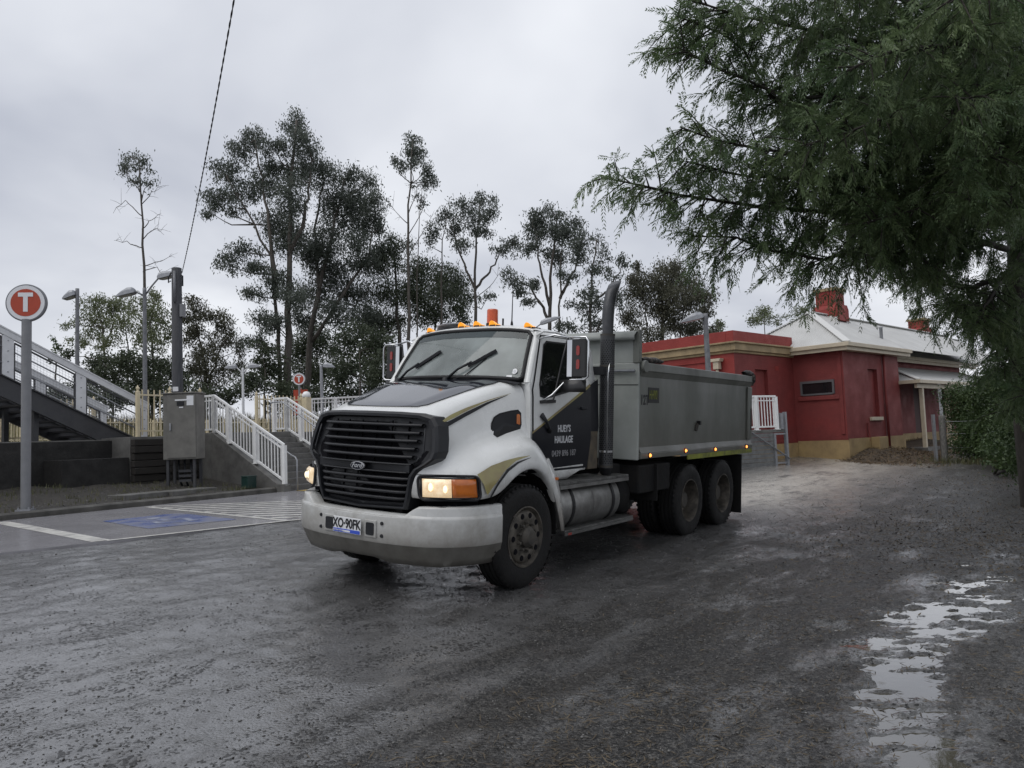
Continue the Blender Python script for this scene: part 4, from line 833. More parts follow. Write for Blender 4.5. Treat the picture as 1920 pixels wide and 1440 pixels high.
pl = MB().box(-1.312, -1.304, -.19, .19, .585, .735).build('number_plate', 'plate', bm_, bev=.003)
MB().box(-1.3145, -1.3115, -.183, .183, .590, .622).build('plate_band', 'plate_blue', pl)
MB().box(-1.315, -1.3118, -.05, .05, .596, .612).build('plate_band_worn_patch', 'plate', pl)
FR = Matrix.Rotation(rad(-90), 4, 'Z') @ RX90
text('plate_text', 'XO\u00b790FK', .125, 'text_dark', pl, Matrix.Translation((-1.3145, 0, .672)) @ FR, .78, bold=.0035)
text('plate_words', 'NEW SOUTH WALES', .020, 'plate', pl, Matrix.Translation((-1.3165, .105, .606)) @ FR, .85)
for y in (-.62, .62): MB().box(-1.12, -.7, y - .05, y + .05, .55, .80).build('bumper_bracket', 'dark_chassis', bm_)
# ---- cab
def ch(w): return float(np.interp(w, [1.05, 1.15, 1.5, 1.95, 2.1, 2.52, 2.60, 2.65], [.97, 1.0, 1.045, 1.035, 1.015, .935, .905, .87]))
def cf(w): return float(np.interp(w, [1.0, 1.9, 2.05, 2.66, 2.75], [.222, .222, .222, .555, .60]))
def cr_(w): return float(np.interp(w, [1.0, 2.2, 2.55, 2.75], [1.46, 1.46, 1.44, 1.38]))
ws = [1.1, 1.15, 1.3, 1.5, 1.7, 1.85, 1.95, 2.05, 2.2, 2.35, 2.5, 2.58, 2.63]
prof = [(ch(w), w) for w in ws] + [(.80, 2.685), (.68, 2.715), (.45, 2.74), (.2, 2.75), (0, 2.752)]
rows = []
for i in range(17):
    t = i / 16; r = []
    for h, w in prof:
        ww = w; x = cf(w) + (cr_(w) - cf(w)) * t
        if w > 2.6: ww = w - .06 * max(0, (t - .6) / .4) ** 2 - .05 * max(0, (.12 - t) / .12) ** 2; x -= .03 * (t < .01)
        r.append((x, h * (1 - .015 * (t - .4) ** 2), ww))
    rows.append([(x, -h, w) for x, h, w in r] + [(x, h, w) for x, h, w in r[-2::-1]])
cabo = MB().grid(rows); cabo.add(rows[-1], [tuple(range(len(rows[-1])))]); cab_ = cabo.build('cab', 'white', tk, smooth=True, bev=0)
md = cab_.modifiers.new('e', 'EDGE_SPLIT'); md.split_angle = rad(50)
for s in (-1, 1): MB().grid([[(cf(w), s * ch(w), w), (cf(w) - .004, s * (ch(w) - .03), w), (cf(w) - .002, s * .88, w)] for w in (1.1, 1.3, 1.5, 1.7, 1.85, 1.95, 2.07)]).build('cowl_flange', 'white', cab_, smooth=True)
# firewall below the windscreen and cowl
MB().box(.235, .30, -.96, .96, 1.1, 2.06).build('firewall', 'black_plastic', tk)
MB().grid([[(x, y, z - .05 * (abs(y) / .97) ** 4) for y in np.linspace(-.965, .965, 17)] for x, z in ((.08, 2.098), (.15, 2.115), (.24, 2.10), (.30, 2.06))]).build('cowl', 'black_plastic', tk, smooth=True)
# roof drip moulding
for s in (-1, 1):
    MB().tube([(x, s * h, w) for x, h, w in ((.50, .915, 2.595), (.62, .915, 2.645), (.9, .905, 2.655), (1.2, .90, 2.63), (1.40, .885, 2.575), (1.45, .87, 2.54))], .011, 6).build('drip_rail', 'white', cab_, smooth=True)
# windscreen
def wsp(a, b):     # a across -1..1, b up 0..1
    hw = .945 - .115 * b; y = a * hw; u0 = .075 + .15 * a * a; u1 = .50 + .06 * a * a; z0_, z1_ = 2.115 - .03 * abs(a) ** 3, 2.685 - .045 * abs(a) ** 3
    return (u0 + (u1 - u0) * b - .012 * math.sin(math.pi * b), y, z0_ + (z1_ - z0_) * b)
wsn = MB().grid([[wsp(a, b) for a in np.linspace(-.975, .975, 25)] for b in np.linspace(.03, .97, 9)]).build('windscreen', 'windscreen', tk, smooth=True)
loop = [wsp(a, 0.02) for a in np.linspace(-.94, .94, 15)] + [wsp(.98, b) for b in (.08, .3, .5, .7, .92)] + [wsp(a, .985) for a in np.linspace(.93, -.93, 15)] + [wsp(-.98, b) for b in (.92, .7, .5, .3, .08)]
MB().tube(loop + loop[:2], .023, 8).build('windscreen_seal', 'seal', wsn, smooth=True)
MB().grid([[tuple(np.array(wsp(a, b)) + np.array((-.003, 0, .002))) for a in np.linspace(-.93, .93, 13)] for b in (.83, .90, .965)]).build('sun_band', glassmat('windscreen_sun_band', (.05, .07, .075), .6, (.3, .36, .36)), wsn, smooth=True)
for a, b, r, nm in ((-.88, .17, .034, 'registration_sticker'),):
    c = np.array(wsp(a, b)); c2 = np.array(wsp(a, b + .05)); up = (c2 - c) / np.linalg.norm(c2 - c); nrm = np.cross(np.array([0, 1, 0]), up); nrm = nrm * (-1 if nrm[0] > 0 else 1)
    P = [c + nrm * .006 + np.array([0, 1, 0]) * r * math.cos(t) + up * r * math.sin(t) for t in np.linspace(0, 6.283, 21)[:-1]]
    so = MB().add(P, [tuple(range(20))]).build(nm, 'plate', wsn)
    P = [c + nrm * .008 + np.array([0, 1, 0]) * r * .55 * math.cos(t) + up * r * .55 * math.sin(t) for t in np.linspace(0, 6.283, 21)[:-1]]
    MB().add(P, [tuple(range(20))]).build('sticker_centre', 'text_white', so)
    c = np.array(wsp(-.82, .065)); MB().add([c + nrm * .006 + np.array([0, 1, 0]) * p + up * q for p, q in ((-.045, -.012), (.045, -.012), (.045, .014), (-.045, .014))], [(0, 1, 2, 3)]).build('paper_label', 'plate', wsn)
for s in (-1, 1):
    rows = []
    for b in np.linspace(-.02, 1.0, 11):
        a = np.array(wsp(s * 1.0, b)); w = a[2]; e = np.array([cf(w) + .03, s * ch(min(w, 2.63)), w + .0]); m_ = (a + e) / 2 + np.array([-.035, s * .012, 0])
        rows.append([tuple(a + (.004, 0, 0)), tuple(a * .7 + e * .3 + (-.018, s * .006, 0)), tuple(m_), tuple(e * .7 + a * .3 + (-.016, s * .01, 0)), tuple(e)])
    MB().grid(rows).build('pillar', 'white', cab_, smooth=True)
rows = []
for a in np.linspace(-1, 1, 21):
    p0_ = np.array(wsp(a, 1.0)); y = p0_[1] * 1.04; zr = float(np.interp(abs(y), [0, .2, .45, .68, .8, .9], [2.752, 2.75, 2.74, 2.715, 2.685, 2.62])); e = np.array([.74, y, zr + .003])
    rows.append([tuple(p0_ + (.006, 0, -.008)), tuple(p0_ + (-.012, 0, .02)), tuple(p0_ * .75 + e * .25 + (-.012, 0, .022)), tuple(p0_ * .4 + e * .6 + (-.0, 0, .014)), tuple(e)])
MB().grid(rows).build('roof_header', 'white', cab_, smooth=True)
# wipers
for y0, y1 in ((.80, .18), (-.02, -.64)):
    a0 = np.array(wsp(y0 / .93, .0)) + (-.03, 0, -.02); mid = np.array(wsp((y0 * .55 + y1 * .45) / .93, .30)) + (-.045, 0, .01); end = np.array(wsp((y0 * .15 + y1 * .85) / .93, .56)) + (-.028, 0, .0)
    s0 = np.array(wsp((y0 * .62 + y1 * .38) / .93, .24)) + (-.03, 0, 0)
    w_ = MB().tube([a0, (a0 + mid) / 2 + (-.012, 0, .02), mid], [.016, .013, .015], 6).build('wiper', 'black_plastic', tk, smooth=True)
    MB().bar(s0, end, .03, .034).build('wiper_blade', 'black_plastic', w_, bev=.004)
    MB().tube([a0 + np.array((0, -.09, .0)), (a0 + mid) / 2 + (-.01, -.10, -.05), s0 * .35 + end * .65 + (0, 0, -.03)], .006, 5).build('wiper_link', 'black_plastic', w_, smooth=True)
    MB().lathe([(0, .03), (.03, .025), (.035, -.01)], 10, a0).build('wiper_pivot', 'black_plastic', w_, smooth=True)
# interior
MB().box(.30, 1.40, -.95, .95, 1.3, 1.92).build('cab_floor', 'black_plastic', tk)
MB().grid([[(x, y, z) for y in (-.92, 0, .92)] for x, z in ((.2, 2.06), (.42, 2.07), (.52, 2.02), (.54, 1.9))]).build('dashboard', 'black_plastic', tk)
for y in (-.48, .48):
    sb_ = MB().box(.98, 1.12, y - .25, y + .25, 1.9, 2.35).build('seat_back', mat('seat_grey_fabric', (.035, .036, .04), rough=.9), tk, bev=.05); MB().box(1.0, 1.1, y - .13, y + .13, 2.37, 2.52).build('head_rest', 'black_plastic', sb_, bev=.03)
MB().lathe([(.225 + .017 * math.cos(t), .017 * math.sin(t)) for t in np.linspace(0, 6.283, 9)], 28).build('steering_wheel', 'black_plastic', tk, smooth=True).matrix_local = Matrix.Translation((.66, .48, 2.08)) @ Matrix.Rotation(rad(-38), 4, 'Y')
# side panels lie just proud of the cab side
def cs(x, w, s, off): return (x, s * (ch(w) + off), w)
def side_poly(name, pts, m, s, off, parent, nsub=6):
    """fan-free patch: quad strip between lower and upper outline"""
    lo_, up = pts; L, U_ = lerp_path(lo_, 14), lerp_path(up, 14)
    return MB().grid([[cs(*(a + (b - a) * k / nsub), s, off) for k in range(nsub + 1)] for a, b in zip(L, U_)]).build(name, m, parent, smooth=True)
for s in (-1, 1):
    side_poly('door_gap', ([(.255, 1.135), (1.375, 1.135)], [(.255, 2.0), (.53, 2.575), (.58, 2.61), (1.33, 2.61), (1.375, 2.57)]), 'seal', s, .004, cab_, 10)
    door = side_poly('door', ([(.27, 1.15), (1.36, 1.15)], [(.27, 2.0), (.545, 2.565), (.59, 2.597), (1.32, 2.597), (1.36, 2.56)]), 'white', s, .010, tk, 10)
    side_poly('window_seal', ([(.385, 1.93), (.42, 1.915), (.60, 1.925), (1.30, 2.05)], [(.385, 2.06), (.575, 2.50), (.61, 2.545), (1.27, 2.555), (1.30, 2.52)]), 'seal', s, .013, door)
    side_poly('side_window', ([(.405, 1.955), (.44, 1.94), (.60, 1.948), (1.28, 2.07)], [(.405, 2.06), (.588, 2.485), (.62, 2.525), (1.25, 2.535), (1.28, 2.50)]), 'sideglass', s, .017, door)
    side_poly('black_panel', ([(.24, 1.125), (1.46, 1.125)], [(.24, 1.545), (1.46, 2.075)]), 'black_satin', s, .013, cab_)
    side_poly('gold_line', ([(.24, 1.540), (1.46, 2.07)], [(.24, 1.562), (1.46, 2.105)]), 'gold', s, .015, cab_, 1)
    MB().tube([cs(.40, 1.74, s, .02), cs(.47, 1.66, s, .045), cs(.52, 1.60, s, .04), cs(.56, 1.56, s, .02)], [.03, .017, .015, .026], 8).build('bonnet_latch', 'black_plastic', cab_, smooth=True)
    lower = MB().grid([[(x, s * y, w) for x, y, w in ((.34, 1.0, 1.125), (.36, 1.01, 1.06), (.42, .99, 1.02), (.42, .8, 1.02))], [(x, s * y, w) for x, y, w in ((1.15, 1.0, 1.125), (1.12, 1.01, 1.06), (1.05, .99, 1.02), (1.05, .8, 1.02))], [(x, s * y, w) for x, y, w in ((1.42, 1.0, 1.13), (1.3, 1.0, 1.10), (1.2, .98, 1.06), (1.2, .8, 1.06))]]).build('sill', 'white', tk, smooth=True)
    hdl = MB().box(1.22, 1.34, s * 1.06 - .014, s * 1.06 + .014, 1.80, 1.83).build('door_handle', 'black_plastic', door, bev=.006)
LM = lambda x, w: Matrix.Translation((x, -(ch(w) + .0165), w)) @ RX90
text('lettering', "HUEY'S", .105, 'text_white', cab_, LM(.86, 1.585), .80, bold=.003); text('lettering', 'HAULAGE', .105, 'text_white', cab_, LM(.86, 1.465), .80, bold=.003); text('lettering', '0439 896 187', .098, 'text_gold', cab_, LM(.90, 1.315), .92, bold=.002)
FS = lambda x, w: Matrix.Translation((x, (ch(w) + .0165), w)) @ Matrix.Rotation(rad(180), 4, 'Z') @ RX90
# cab rear extension and its roof
ex = MB(); rows = []
for x, k in ((1.44, 1), (1.5, 1.0), (1.72, .985), (1.78, .95)):
    rr = [(x, h * k, w) for h, w in ((.95, 1.2), (1.0, 1.6), (.98, 2.05), (.90, 2.5), (.84, 2.62), (.72, 2.675), (.4, 2.70), (0, 2.705))]
    rows.append([(a, -b, c) for a, b, c in rr] + [(a, b, c) for a, b, c in rr[-2::-1]])
ex.grid(rows); ex.add(rows[-1], [tuple(range(15))]); exo = ex.build('cab_extension', 'white', tk, smooth=True); md = exo.modifiers.new('e', 'EDGE_SPLIT'); md.split_angle = rad(45)
MB().grid([[(x, -(np.interp(w, [1.2, 1.6, 2.05], [.95, 1.0, .98]) + .007), w) for w in (1.2, 1.4, 1.6, 1.8, t)] for x, t in ((1.47, 2.06), (1.6, 2.12), (1.72, 2.17))]).build('black_panel', 'black_satin', exo, smooth=True)
# roof lamps, beacon, aerial, roof vent
for y in (.72, .23, 0, -.23, -.72):
    zr = float(np.interp(abs(y), [0, .2, .45, .68, .8], [2.752, 2.75, 2.74, 2.715, 2.685])) - .02
    lp = MB().box(.60, .80, y - .055, y + .055, zr - .02, zr + .022).build('marker_lamp', 'black_plastic', tk, bev=.015)
    MB().grid([[(.60 + .10 * i / 4 - .02 * math.sin(math.pi * j / 8), y + .052 * math.cos(math.pi * j / 8) * (.75 + .25 * math.sin(math.pi * (.25 + .5 * i / 4))), zr + .066 * math.sin(math.pi * j / 8) * math.cos(rad(18 * i))) for j in range(9)] for i in range(5)] + [[(.72, y + .03 * math.cos(math.pi * j / 8), zr + .04 * math.sin(math.pi * j / 8)) for j in range(9)]] + [[(.79, y + .015 * math.cos(math.pi * j / 8), zr + .02 * math.sin(math.pi * j / 8)) for j in range(9)]]).build('lamp_lens', 'amber_lit', lp, smooth=True)
bc = MB().lathe([(0, .0), (.075, 0), (.075, .05), (.062, .055)], 20, (.86, -.03, 2.745)).build('beacon', 'black_plastic', tk, smooth=False)
MB().lathe([(.066, .05), (.066, .205), (.058, .22), (0, .222)], 20, (.86, -.03, 2.745)).build('beacon_dome', 'beacon', bc, smooth=False, bev=.004)
MB().tube([(.95, -.25, 2.74), (.95, -.25, 2.80), (.95, -.25, 2.83), (.96, -.25, 3.35)], [.02, .016, .008, .003], 6).build('aerial', 'black_plastic', tk, smooth=True)
MB().tube([(.95, -.12, 2.74), (.95, -.12, 2.86)], .012, 6).build('stub_aerial', 'black_plastic', tk)
MB().grid([[(x, .50 + y * k, 2.735 + z) for y, z in ((-.22, 0), (-.2, .055), (-.1, .075), (.1, .075), (.2, .055), (.22, 0))] for x, k, z in ((.72, 1, 0), (.76, 1, 0), (1.1, .95, 0), (1.14, .95, 0))]).build('roof_hatch', 'galv', tk, smooth=False, solid=.01)
# mirrors on arms (both sides)
for s in (-1, 1):
    u0 = .62; yi, yo = s * 1.235, s * 1.46
    mr = MB().box(u0 - .01, u0 + .05, min(yi, yo), max(yi, yo), 2.14, 2.55).build('mirror', 'mirror_back', tk, bev=.015)
    MB().box(u0 - .013, u0 - .009, min(yi, yi + s * .06), max(yi, yi + s * .06), 2.15, 2.54).build('mirror_trim', 'chrome', mr)
    MB().box(u0 + .051, u0 + .054, min(yi, yo) + .01, max(yi, yo) - .01, 2.16, 2.53).build('mirror_glass', 'chrome', mr)
    for z in (2.28, 2.425): MB().prism(rrect(-.02, .02, -.052, .052, .018), lambda a, b, t, z=z: (t, s * 1.37 + a, z + b), u0 - .018, u0 - .011).build('red_reflector', 'reflector_red', mr)
    MB().grid([[(u0 + a, s * (1.30 + b), z) for a, b in ((-.03, -.13), (-.06, 0), (-.04, .13), (.03, .15))] for z in (1.985, 2.03, 2.115)]).build('spot_mirror', 'mirror_back', mr, smooth=True, solid=.02)
    arm = MB().tube([(.42, s * (ch(1.9) + .01), 1.885), (.50, s * 1.12, 1.95), (u0 - .02, s * 1.22, 2.10), (u0 - .02, s * 1.30, 2.115), (u0 - .02, s * 1.46, 2.12), (u0 - .02, s * 1.50, 2.15), (u0 - .02, s * 1.50, 2.52), (u0 - .02, s * 1.47, 2.565), (u0 - .02, s * 1.25, 2.565)], .0115, 8).build('mirror_arm', 'chrome', mr, smooth=True)
    MB().tube([(.53, s * (ch(2.55)), 2.56), (.60, s * 1.08, 2.60), (u0 - .02, s * 1.25, 2.565)], .011, 8).build('mirror_arm', 'chrome', mr, smooth=True)
    MB().tube([(u0 + .02, s * 1.22, 2.565), (u0 + .0, s * 1.16, 2.3), (.58, s * 1.09, 1.90), (.44, s * 1.055, 1.88)], .011, 6).build('mirror_stay', 'mirror_back', mr, smooth=True)
    MB().bar((.38, s * 1.06, 1.875), (.66, s * 1.06, 1.885), .03, .035).build('mirror_bracket', 'mirror_back', mr, bev=.006)
# exhaust stack with perforated shield
ye = -1.02; xe = 1.88
skm = MB().tube([(xe, ye, 1.02), (xe, ye, 2.74), (xe + .0, ye, 2.95), (xe + .02, ye, 3.08), (xe + .07, ye, 3.22), (xe + .155, ye, 3.36)], [.068, .068, .074, .074, .074, .073], 18)
for i_ in range(len(skm.v) - 18, len(skm.v)):
    x_, y_, z_ = skm.v[i_]; k_ = (x_ - (xe + .155)) * 1.5; skm.v[i_] = (x_ + k_ * .45, y_, z_ + k_)
sk = skm.build('exhaust_stack', mat('exhaust_steel', (.055, .057, .062), (.085, .087, .092), 10, .38, .5, metal=.7), tk, smooth=True)
MB().lathe([(.088, 1.10), (.088, 2.72)], 24, (xe, ye, 0)).build('heat_shield', mat('heat_shield_steel', (.085, .087, .09), (.06, .061, .063), 9, .4, metal=.7), sk, smooth=True)
hol = MB()
for i in range(64):
    for j in range(12):
        a = rad(150 + 20 * (j + .5 * (i % 2))); z = 1.16 + i * .0235; c = np.array([xe + .0888 * math.cos(a), ye + .0888 * math.sin(a), z]); t = np.array([-math.sin(a), math.cos(a), 0])
        hol.add([c + t * .009, c + np.array([0, 0, .0075]), c - t * .009, c - np.array([0, 0, .0075])], [(0, 1, 2, 3)])
hol.build('shield_holes', 'grille_back', sk, kind='stuff')
MB().box(xe - .17, xe - .07, ye - .03, ye + .1, 2.22, 2.32).build('stack_bracket', 'black_plastic', sk)
MB().tube([(xe - .075, ye - .055, 1.2), (xe - .075, ye - .055, 2.25), (xe - .06, ye - .07, 2.36)], .011, 6).build('clamp_rod', 'chrome', sk, smooth=True)
for z in (1.12, 1.3, 2.33, 2.71): MB().lathe([(.091, -.012), (.091, .012)], 24, (xe, ye, z)).build('clamp', 'chrome' if z == 1.3 else 'hub', sk)
MB().tube([(xe, ye, 1.0), (xe, ye + .1, .9), (xe - .1, ye + .6, .88)], .09, 12).build('exhaust_elbow', 'hub', sk, smooth=True)
# frame behind the cab, air tanks
for y in (-.43, .43): MB().box(-1.05, 6.65, y - .045, y + .045, .78, 1.05).build('chassis_rail', 'dark_chassis', tk)
for x in (.9, 2.2, 3.4, 4.8, 6.2): MB().box(x - .05, x + .05, -.385, .385, .82, 1.0).build('cross_member', 'dark_chassis', tk)
MB().box(-.75, .9, -.38, .38, .55, 1.5).build('engine', 'dark_chassis', tk, bev=.05)
MB().box(1.0, 2.35, -.36, .36, .55, .95).build('gearbox', 'dark_chassis', tk, bev=.05)
MB().box(1.5, 1.72, -1.0, -.70, 1.1, 1.7).build('stack_stand', mat('bracket_tan', (.13, .105, .07), (.06, .05, .04), 8, .6), tk, bev=.01)
MB().box(2.0, 2.4, -.95, .95, .8, 1.12).build('hydraulic_tank', 'dark_chassis', tk, bev=.02)
# fuel tanks and steps
for s in (-1, 1):
    ft = MB().lathe([(0, .74), (.2, .745), (.265, .76), (.285, .79), (.285, 2.06), (.265, 2.09), (.2, 2.105), (0, 2.11)], 32, (0, s * .845, .725), 'x').build('fuel_tank', 'alloy', tk, smooth=True)
    for x in (.98, 1.9):
        MB().lathe([(.289, x - .028), (.292, x - .028), (.292, x + .028), (.289, x + .028)], 32, (0, s * .845, .725), 'x').build('tank_strap', 'seal', ft)
        MB().bar((x + .02, s * 1.05, .93), (x + .09, s * 1.1, 1.0), .03, .02).build('strap_bracket', 'seal', ft)
    MB().lathe([(.2875, 1.42), (.2895, 1.43), (.2875, 1.44)], 32, (0, s * .845, .725), 'x').build('tank_seam', 'alloy', ft)
    MB().box(.66, 2.24, min(s * .72, s * 1.15), max(s * .72, s * 1.15), .975, 1.01).build('step_plate', 'step', tk, bev=.006)
    MB().box(.66, 2.24, min(s * 1.13, s * 1.152), max(s * 1.13, s * 1.152), .935, .975).build('step_edge', 'alloy', tk)
    lw = MB().box(.80, 2.42, min(s * .86, s * 1.13), max(s * .86, s * 1.13), .455, .48).box(.80, 2.42, min(s * 1.12, s * 1.135), max(s * 1.12, s * 1.135), .42, .455).build('lower_step', 'step', tk, bev=.005)
    MB().box(.86, .93, min(s * 1.1355, s * 1.139), max(s * 1.1355, s * 1.139), .425, .45).build('red_marker', 'reflector_red', lw)
    for x in (.95, 1.6, 2.25): MB().box(x - .02, x + .02, s * .9 - .02, s * .9 + .02, .47, .95).build('step_hanger', 'seal', lw)
    MB().lathe([(0, 2.12), (.2, 2.12), (.24, 2.16), (.24, 2.42), (0, 2.45)], 20, (0, s * .84, .74), 'x').build('air_tank', 'dark_chassis', tk, smooth=True)
# ---- wheels
def tyre_mesh(w=.285, R=.52):
    p = [(.29, w / 2 - .03), (.31, w / 2 - .005), (.38, w / 2 + .004), (.45, w / 2 - .002), (.49, w / 2 - .015), (.508, w / 2 - .035)]
    pr = list(p)
    for gx_ in (.085, .03, -.03, -.085): pr += [(R, gx_ + .012), (R - .014, gx_ + .007), (R - .014, gx_ - .007), (R, gx_ - .012)]
    pr += [(r, -y) for r, y in p[::-1]]
    return pr
def wheel(x, y, s, kind, name='wheel'):
    """s=-1: outer face towards -y"""
    z = .522
    w = MB().lathe([(r, s * a) for r, a in tyre_mesh()], 56, (x, y, z), 'y').build(name, 'rubber', tk, smooth=True)
    md = w.modifiers.new('e', 'EDGE_SPLIT'); md.split_angle = rad(40)
    lug = MB()
    for k in range(44):
        a = 2 * math.pi * k / 44
        for sy in (-1, 1):
            c = np.array([math.sin(a), 0, math.cos(a)]); t = np.array([math.cos(a), 0, -math.sin(a)]); b0 = np.array([x, y + sy * .125, z])
            V = [b0 + c * r + t * d * .018 + np.array([0, sy * q, 0]) for r, q in ((.50, .012), (.519, -.002), (.521, -.025)) for d in (-1, 1)]
            lug.add(V, [(0, 1, 3, 2), (2, 3, 5, 4)])
    lug.build('tread_lugs', 'rubber', w, kind='stuff')
    if kind == 'front':
        pr = [(.295, .125), (.305, .14), (.292, .142), (.282, .12), (.268, .10), (.262, .115), (.24, .135), (.17, .142), (.155, .135), (.14, .13), (0, .13)]
    else:
        pr = [(.295, .125), (.305, .14), (.292, .142), (.28, .10), (.272, .0), (.262, -.05), (.24, -.065), (.17, -.07), (.15, -.065), (0, -.065)]
    rm = MB().lathe([(r, s * h) for r, h in pr], 40, (x, y, z), 'y').build('rim', 'rim', w, smooth=True); md = rm.modifiers.new('e', 'EDGE_SPLIT'); md.split_angle = rad(38)
    base_h = .142 if kind == 'front' else -.066
    for k in range(10):
        a = 2 * math.pi * (k + .5) / 10; c = (x + .215 * math.sin(a), y + s * (.138 if kind == 'front' else -.064), z + .215 * math.cos(a))
        MB().lathe([(0, s * .006), (.026, s * .006), (.03, 0)], 12, c, 'y').build('hand_hole', 'grille_back', rm)
        a = 2 * math.pi * k / 10; c = (x + .142 * math.sin(a), y + s * base_h, z + .142 * math.cos(a))
        MB().lathe([(0, s * .034), (.014, s * .032), (.017, -s * .01)], 6, c, 'y').build('wheel_nut', 'hub', rm)
    hb = [(.105, base_h - .02), (.105, base_h + .03), (.09, base_h + .05), (.07, base_h + .075), (0, base_h + .08)] if kind == 'front' else [(.115, base_h - .02), (.115, base_h + .11), (.10, base_h + .125), (0, base_h + .13)]
    MB().lathe([(r, s * h) for r, h in hb], 24, (x, y, z), 'y').build('hub', 'hub', w, smooth=False, bev=.006)
    return w
for s in (-1, 1):
    wheel(0, s * 1.03, s, 'front')
    for x in (4.13, 5.43):
        wheel(x, s * 1.03, s, 'rear'); wheel(x, s * .70, -s, 'rear')
for x in (0, 4.13, 5.43): MB().tube([(x, -1.0, .52), (x, 1.0, .52)], .075, 10).build('axle', 'dark_chassis', tk)
for x in (4.13, 5.43): MB().lathe([(0, -.2), (.16, -.14), (.2, 0), (.16, .14), (0, .2)], 14, (x, 0, .52), 'y').build('differential', 'dark_chassis', tk, smooth=True)
for s in (-1, 1):
    MB().box(3.35, 6.25, s * .55 - .06, s * .55 + .06, .55, .78).build('spring_pack', 'dark_chassis', tk)
    MB().box(6.16, 6.185, min(s * .56, s * 1.2), max(s * .56, s * 1.2), .14, 1.1).build('mud_flap', 'rubber', tk)
    MB().box(2.95, 2.97, min(s * .56, s * 1.2), max(s * .56, s * 1.2), .62, 1.1).build('mud_flap', 'rubber', tk)
    MB().box(2.5, 3.45, min(s * .62, s * 1.16), max(s * .62, s * 1.16), .74, 1.1).build('side_box', 'dark_chassis', tk, bev=.02)
# ---- tipping body
x0, x1, yb = 2.47, 6.70, 1.155
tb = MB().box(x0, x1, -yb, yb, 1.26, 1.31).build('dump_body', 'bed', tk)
for s in (-1, 1):
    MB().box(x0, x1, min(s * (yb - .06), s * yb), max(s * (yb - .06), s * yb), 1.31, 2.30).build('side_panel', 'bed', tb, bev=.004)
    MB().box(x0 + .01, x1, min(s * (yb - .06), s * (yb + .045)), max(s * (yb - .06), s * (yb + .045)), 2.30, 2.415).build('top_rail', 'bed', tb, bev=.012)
    MB().prism([(yb + .002, 2.23), (yb + .044, 2.299), (yb + .002, 2.299)], lambda a, b, t: (t, s * a, b), x0 + .02, x1).build('rail_gusset', 'bed', tb)
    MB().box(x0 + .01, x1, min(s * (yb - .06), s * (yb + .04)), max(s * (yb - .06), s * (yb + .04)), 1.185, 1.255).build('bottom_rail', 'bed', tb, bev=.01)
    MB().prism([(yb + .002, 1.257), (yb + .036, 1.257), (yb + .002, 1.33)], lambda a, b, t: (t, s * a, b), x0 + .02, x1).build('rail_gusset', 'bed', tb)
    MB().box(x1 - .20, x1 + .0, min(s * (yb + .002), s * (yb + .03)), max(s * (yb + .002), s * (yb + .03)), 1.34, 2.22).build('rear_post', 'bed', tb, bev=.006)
    MB().box(3.95, x1 - .02, min(s * (yb + .03), s * (yb + .043)), max(s * (yb + .03), s * (yb + .043)), 1.115, 1.183).build('reflective_strip', 'yellow', tb)
    for x, z in ((2.72, 1.225), (3.86, 1.245), (4.98, 1.225), (6.38, 1.222)):
        lb = MB().lathe([(0, .03 * s), (.014, .028 * s), (.024, .012 * s), (.027, 0)], 12, (x, s * (yb + .04), z), 'y').build('side_lamp', 'orange_dot', tb, smooth=True)
        MB().lathe([(.026, .012 * s), (.036, .010 * s), (.038, 0)], 12, (x, s * (yb + .04), z), 'y').build('lamp_bezel', 'seal', lb)
    ho = MB().bar((4.3, s * (yb + .01), 1.52), (4.34, s * (yb + .02), 1.62), .03, .05).build('tie_hook', 'hub', tb)
    MB().box(4.36, 4.42, min(s * yb, s * (yb + .05)), max(s * yb, s * (yb + .05)), 1.60, 1.66).build('hook_block', 'seal', ho)
MB().box(x0 - .045, x0 - .002, -yb - .02, yb + .02, 1.17, 2.40).build('front_panel', 'bed_light', tb, bev=.012)
MB().box(x0 - .05, x0 - .046, -yb - .015, yb + .015, 2.12, 2.128).build('panel_seam', 'seal', tb)
MB().box(x0 - .035, x0 - .004, -yb + .06, yb - .06, 2.40, 2.76).build('headboard', 'bed_light', tb, bev=.006)
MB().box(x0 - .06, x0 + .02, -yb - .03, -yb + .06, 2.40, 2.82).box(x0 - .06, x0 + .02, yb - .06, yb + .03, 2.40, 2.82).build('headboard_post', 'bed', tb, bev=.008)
MB().grid([[(x0 - .02 - .14 * math.sin(t) - d, y, 2.72 + .09 * math.cos(t) * k) for t, k, d in ((0, 1, 0), (.6, 1, 0), (1.2, 1, 0), (1.57, 1, .0), (2.0, .9, 0))] for y in (-yb, yb)]).build('cab_guard', 'bed_light', tb, smooth=True, solid=.012)
MB().tube([(x0 - .08, -yb + .02, 2.30), (x0 - .08, yb - .02, 2.30)], .018, 8).build('tarp_rod', 'galv', tb, smooth=True)
MB().lathe([(0, -.02), (.075, -.02), (.08, .0), (.075, .02), (0, .02)], 18, (x0 + .05, -yb - .06, 2.36), 'y').build('roller_end', 'bed', tb)
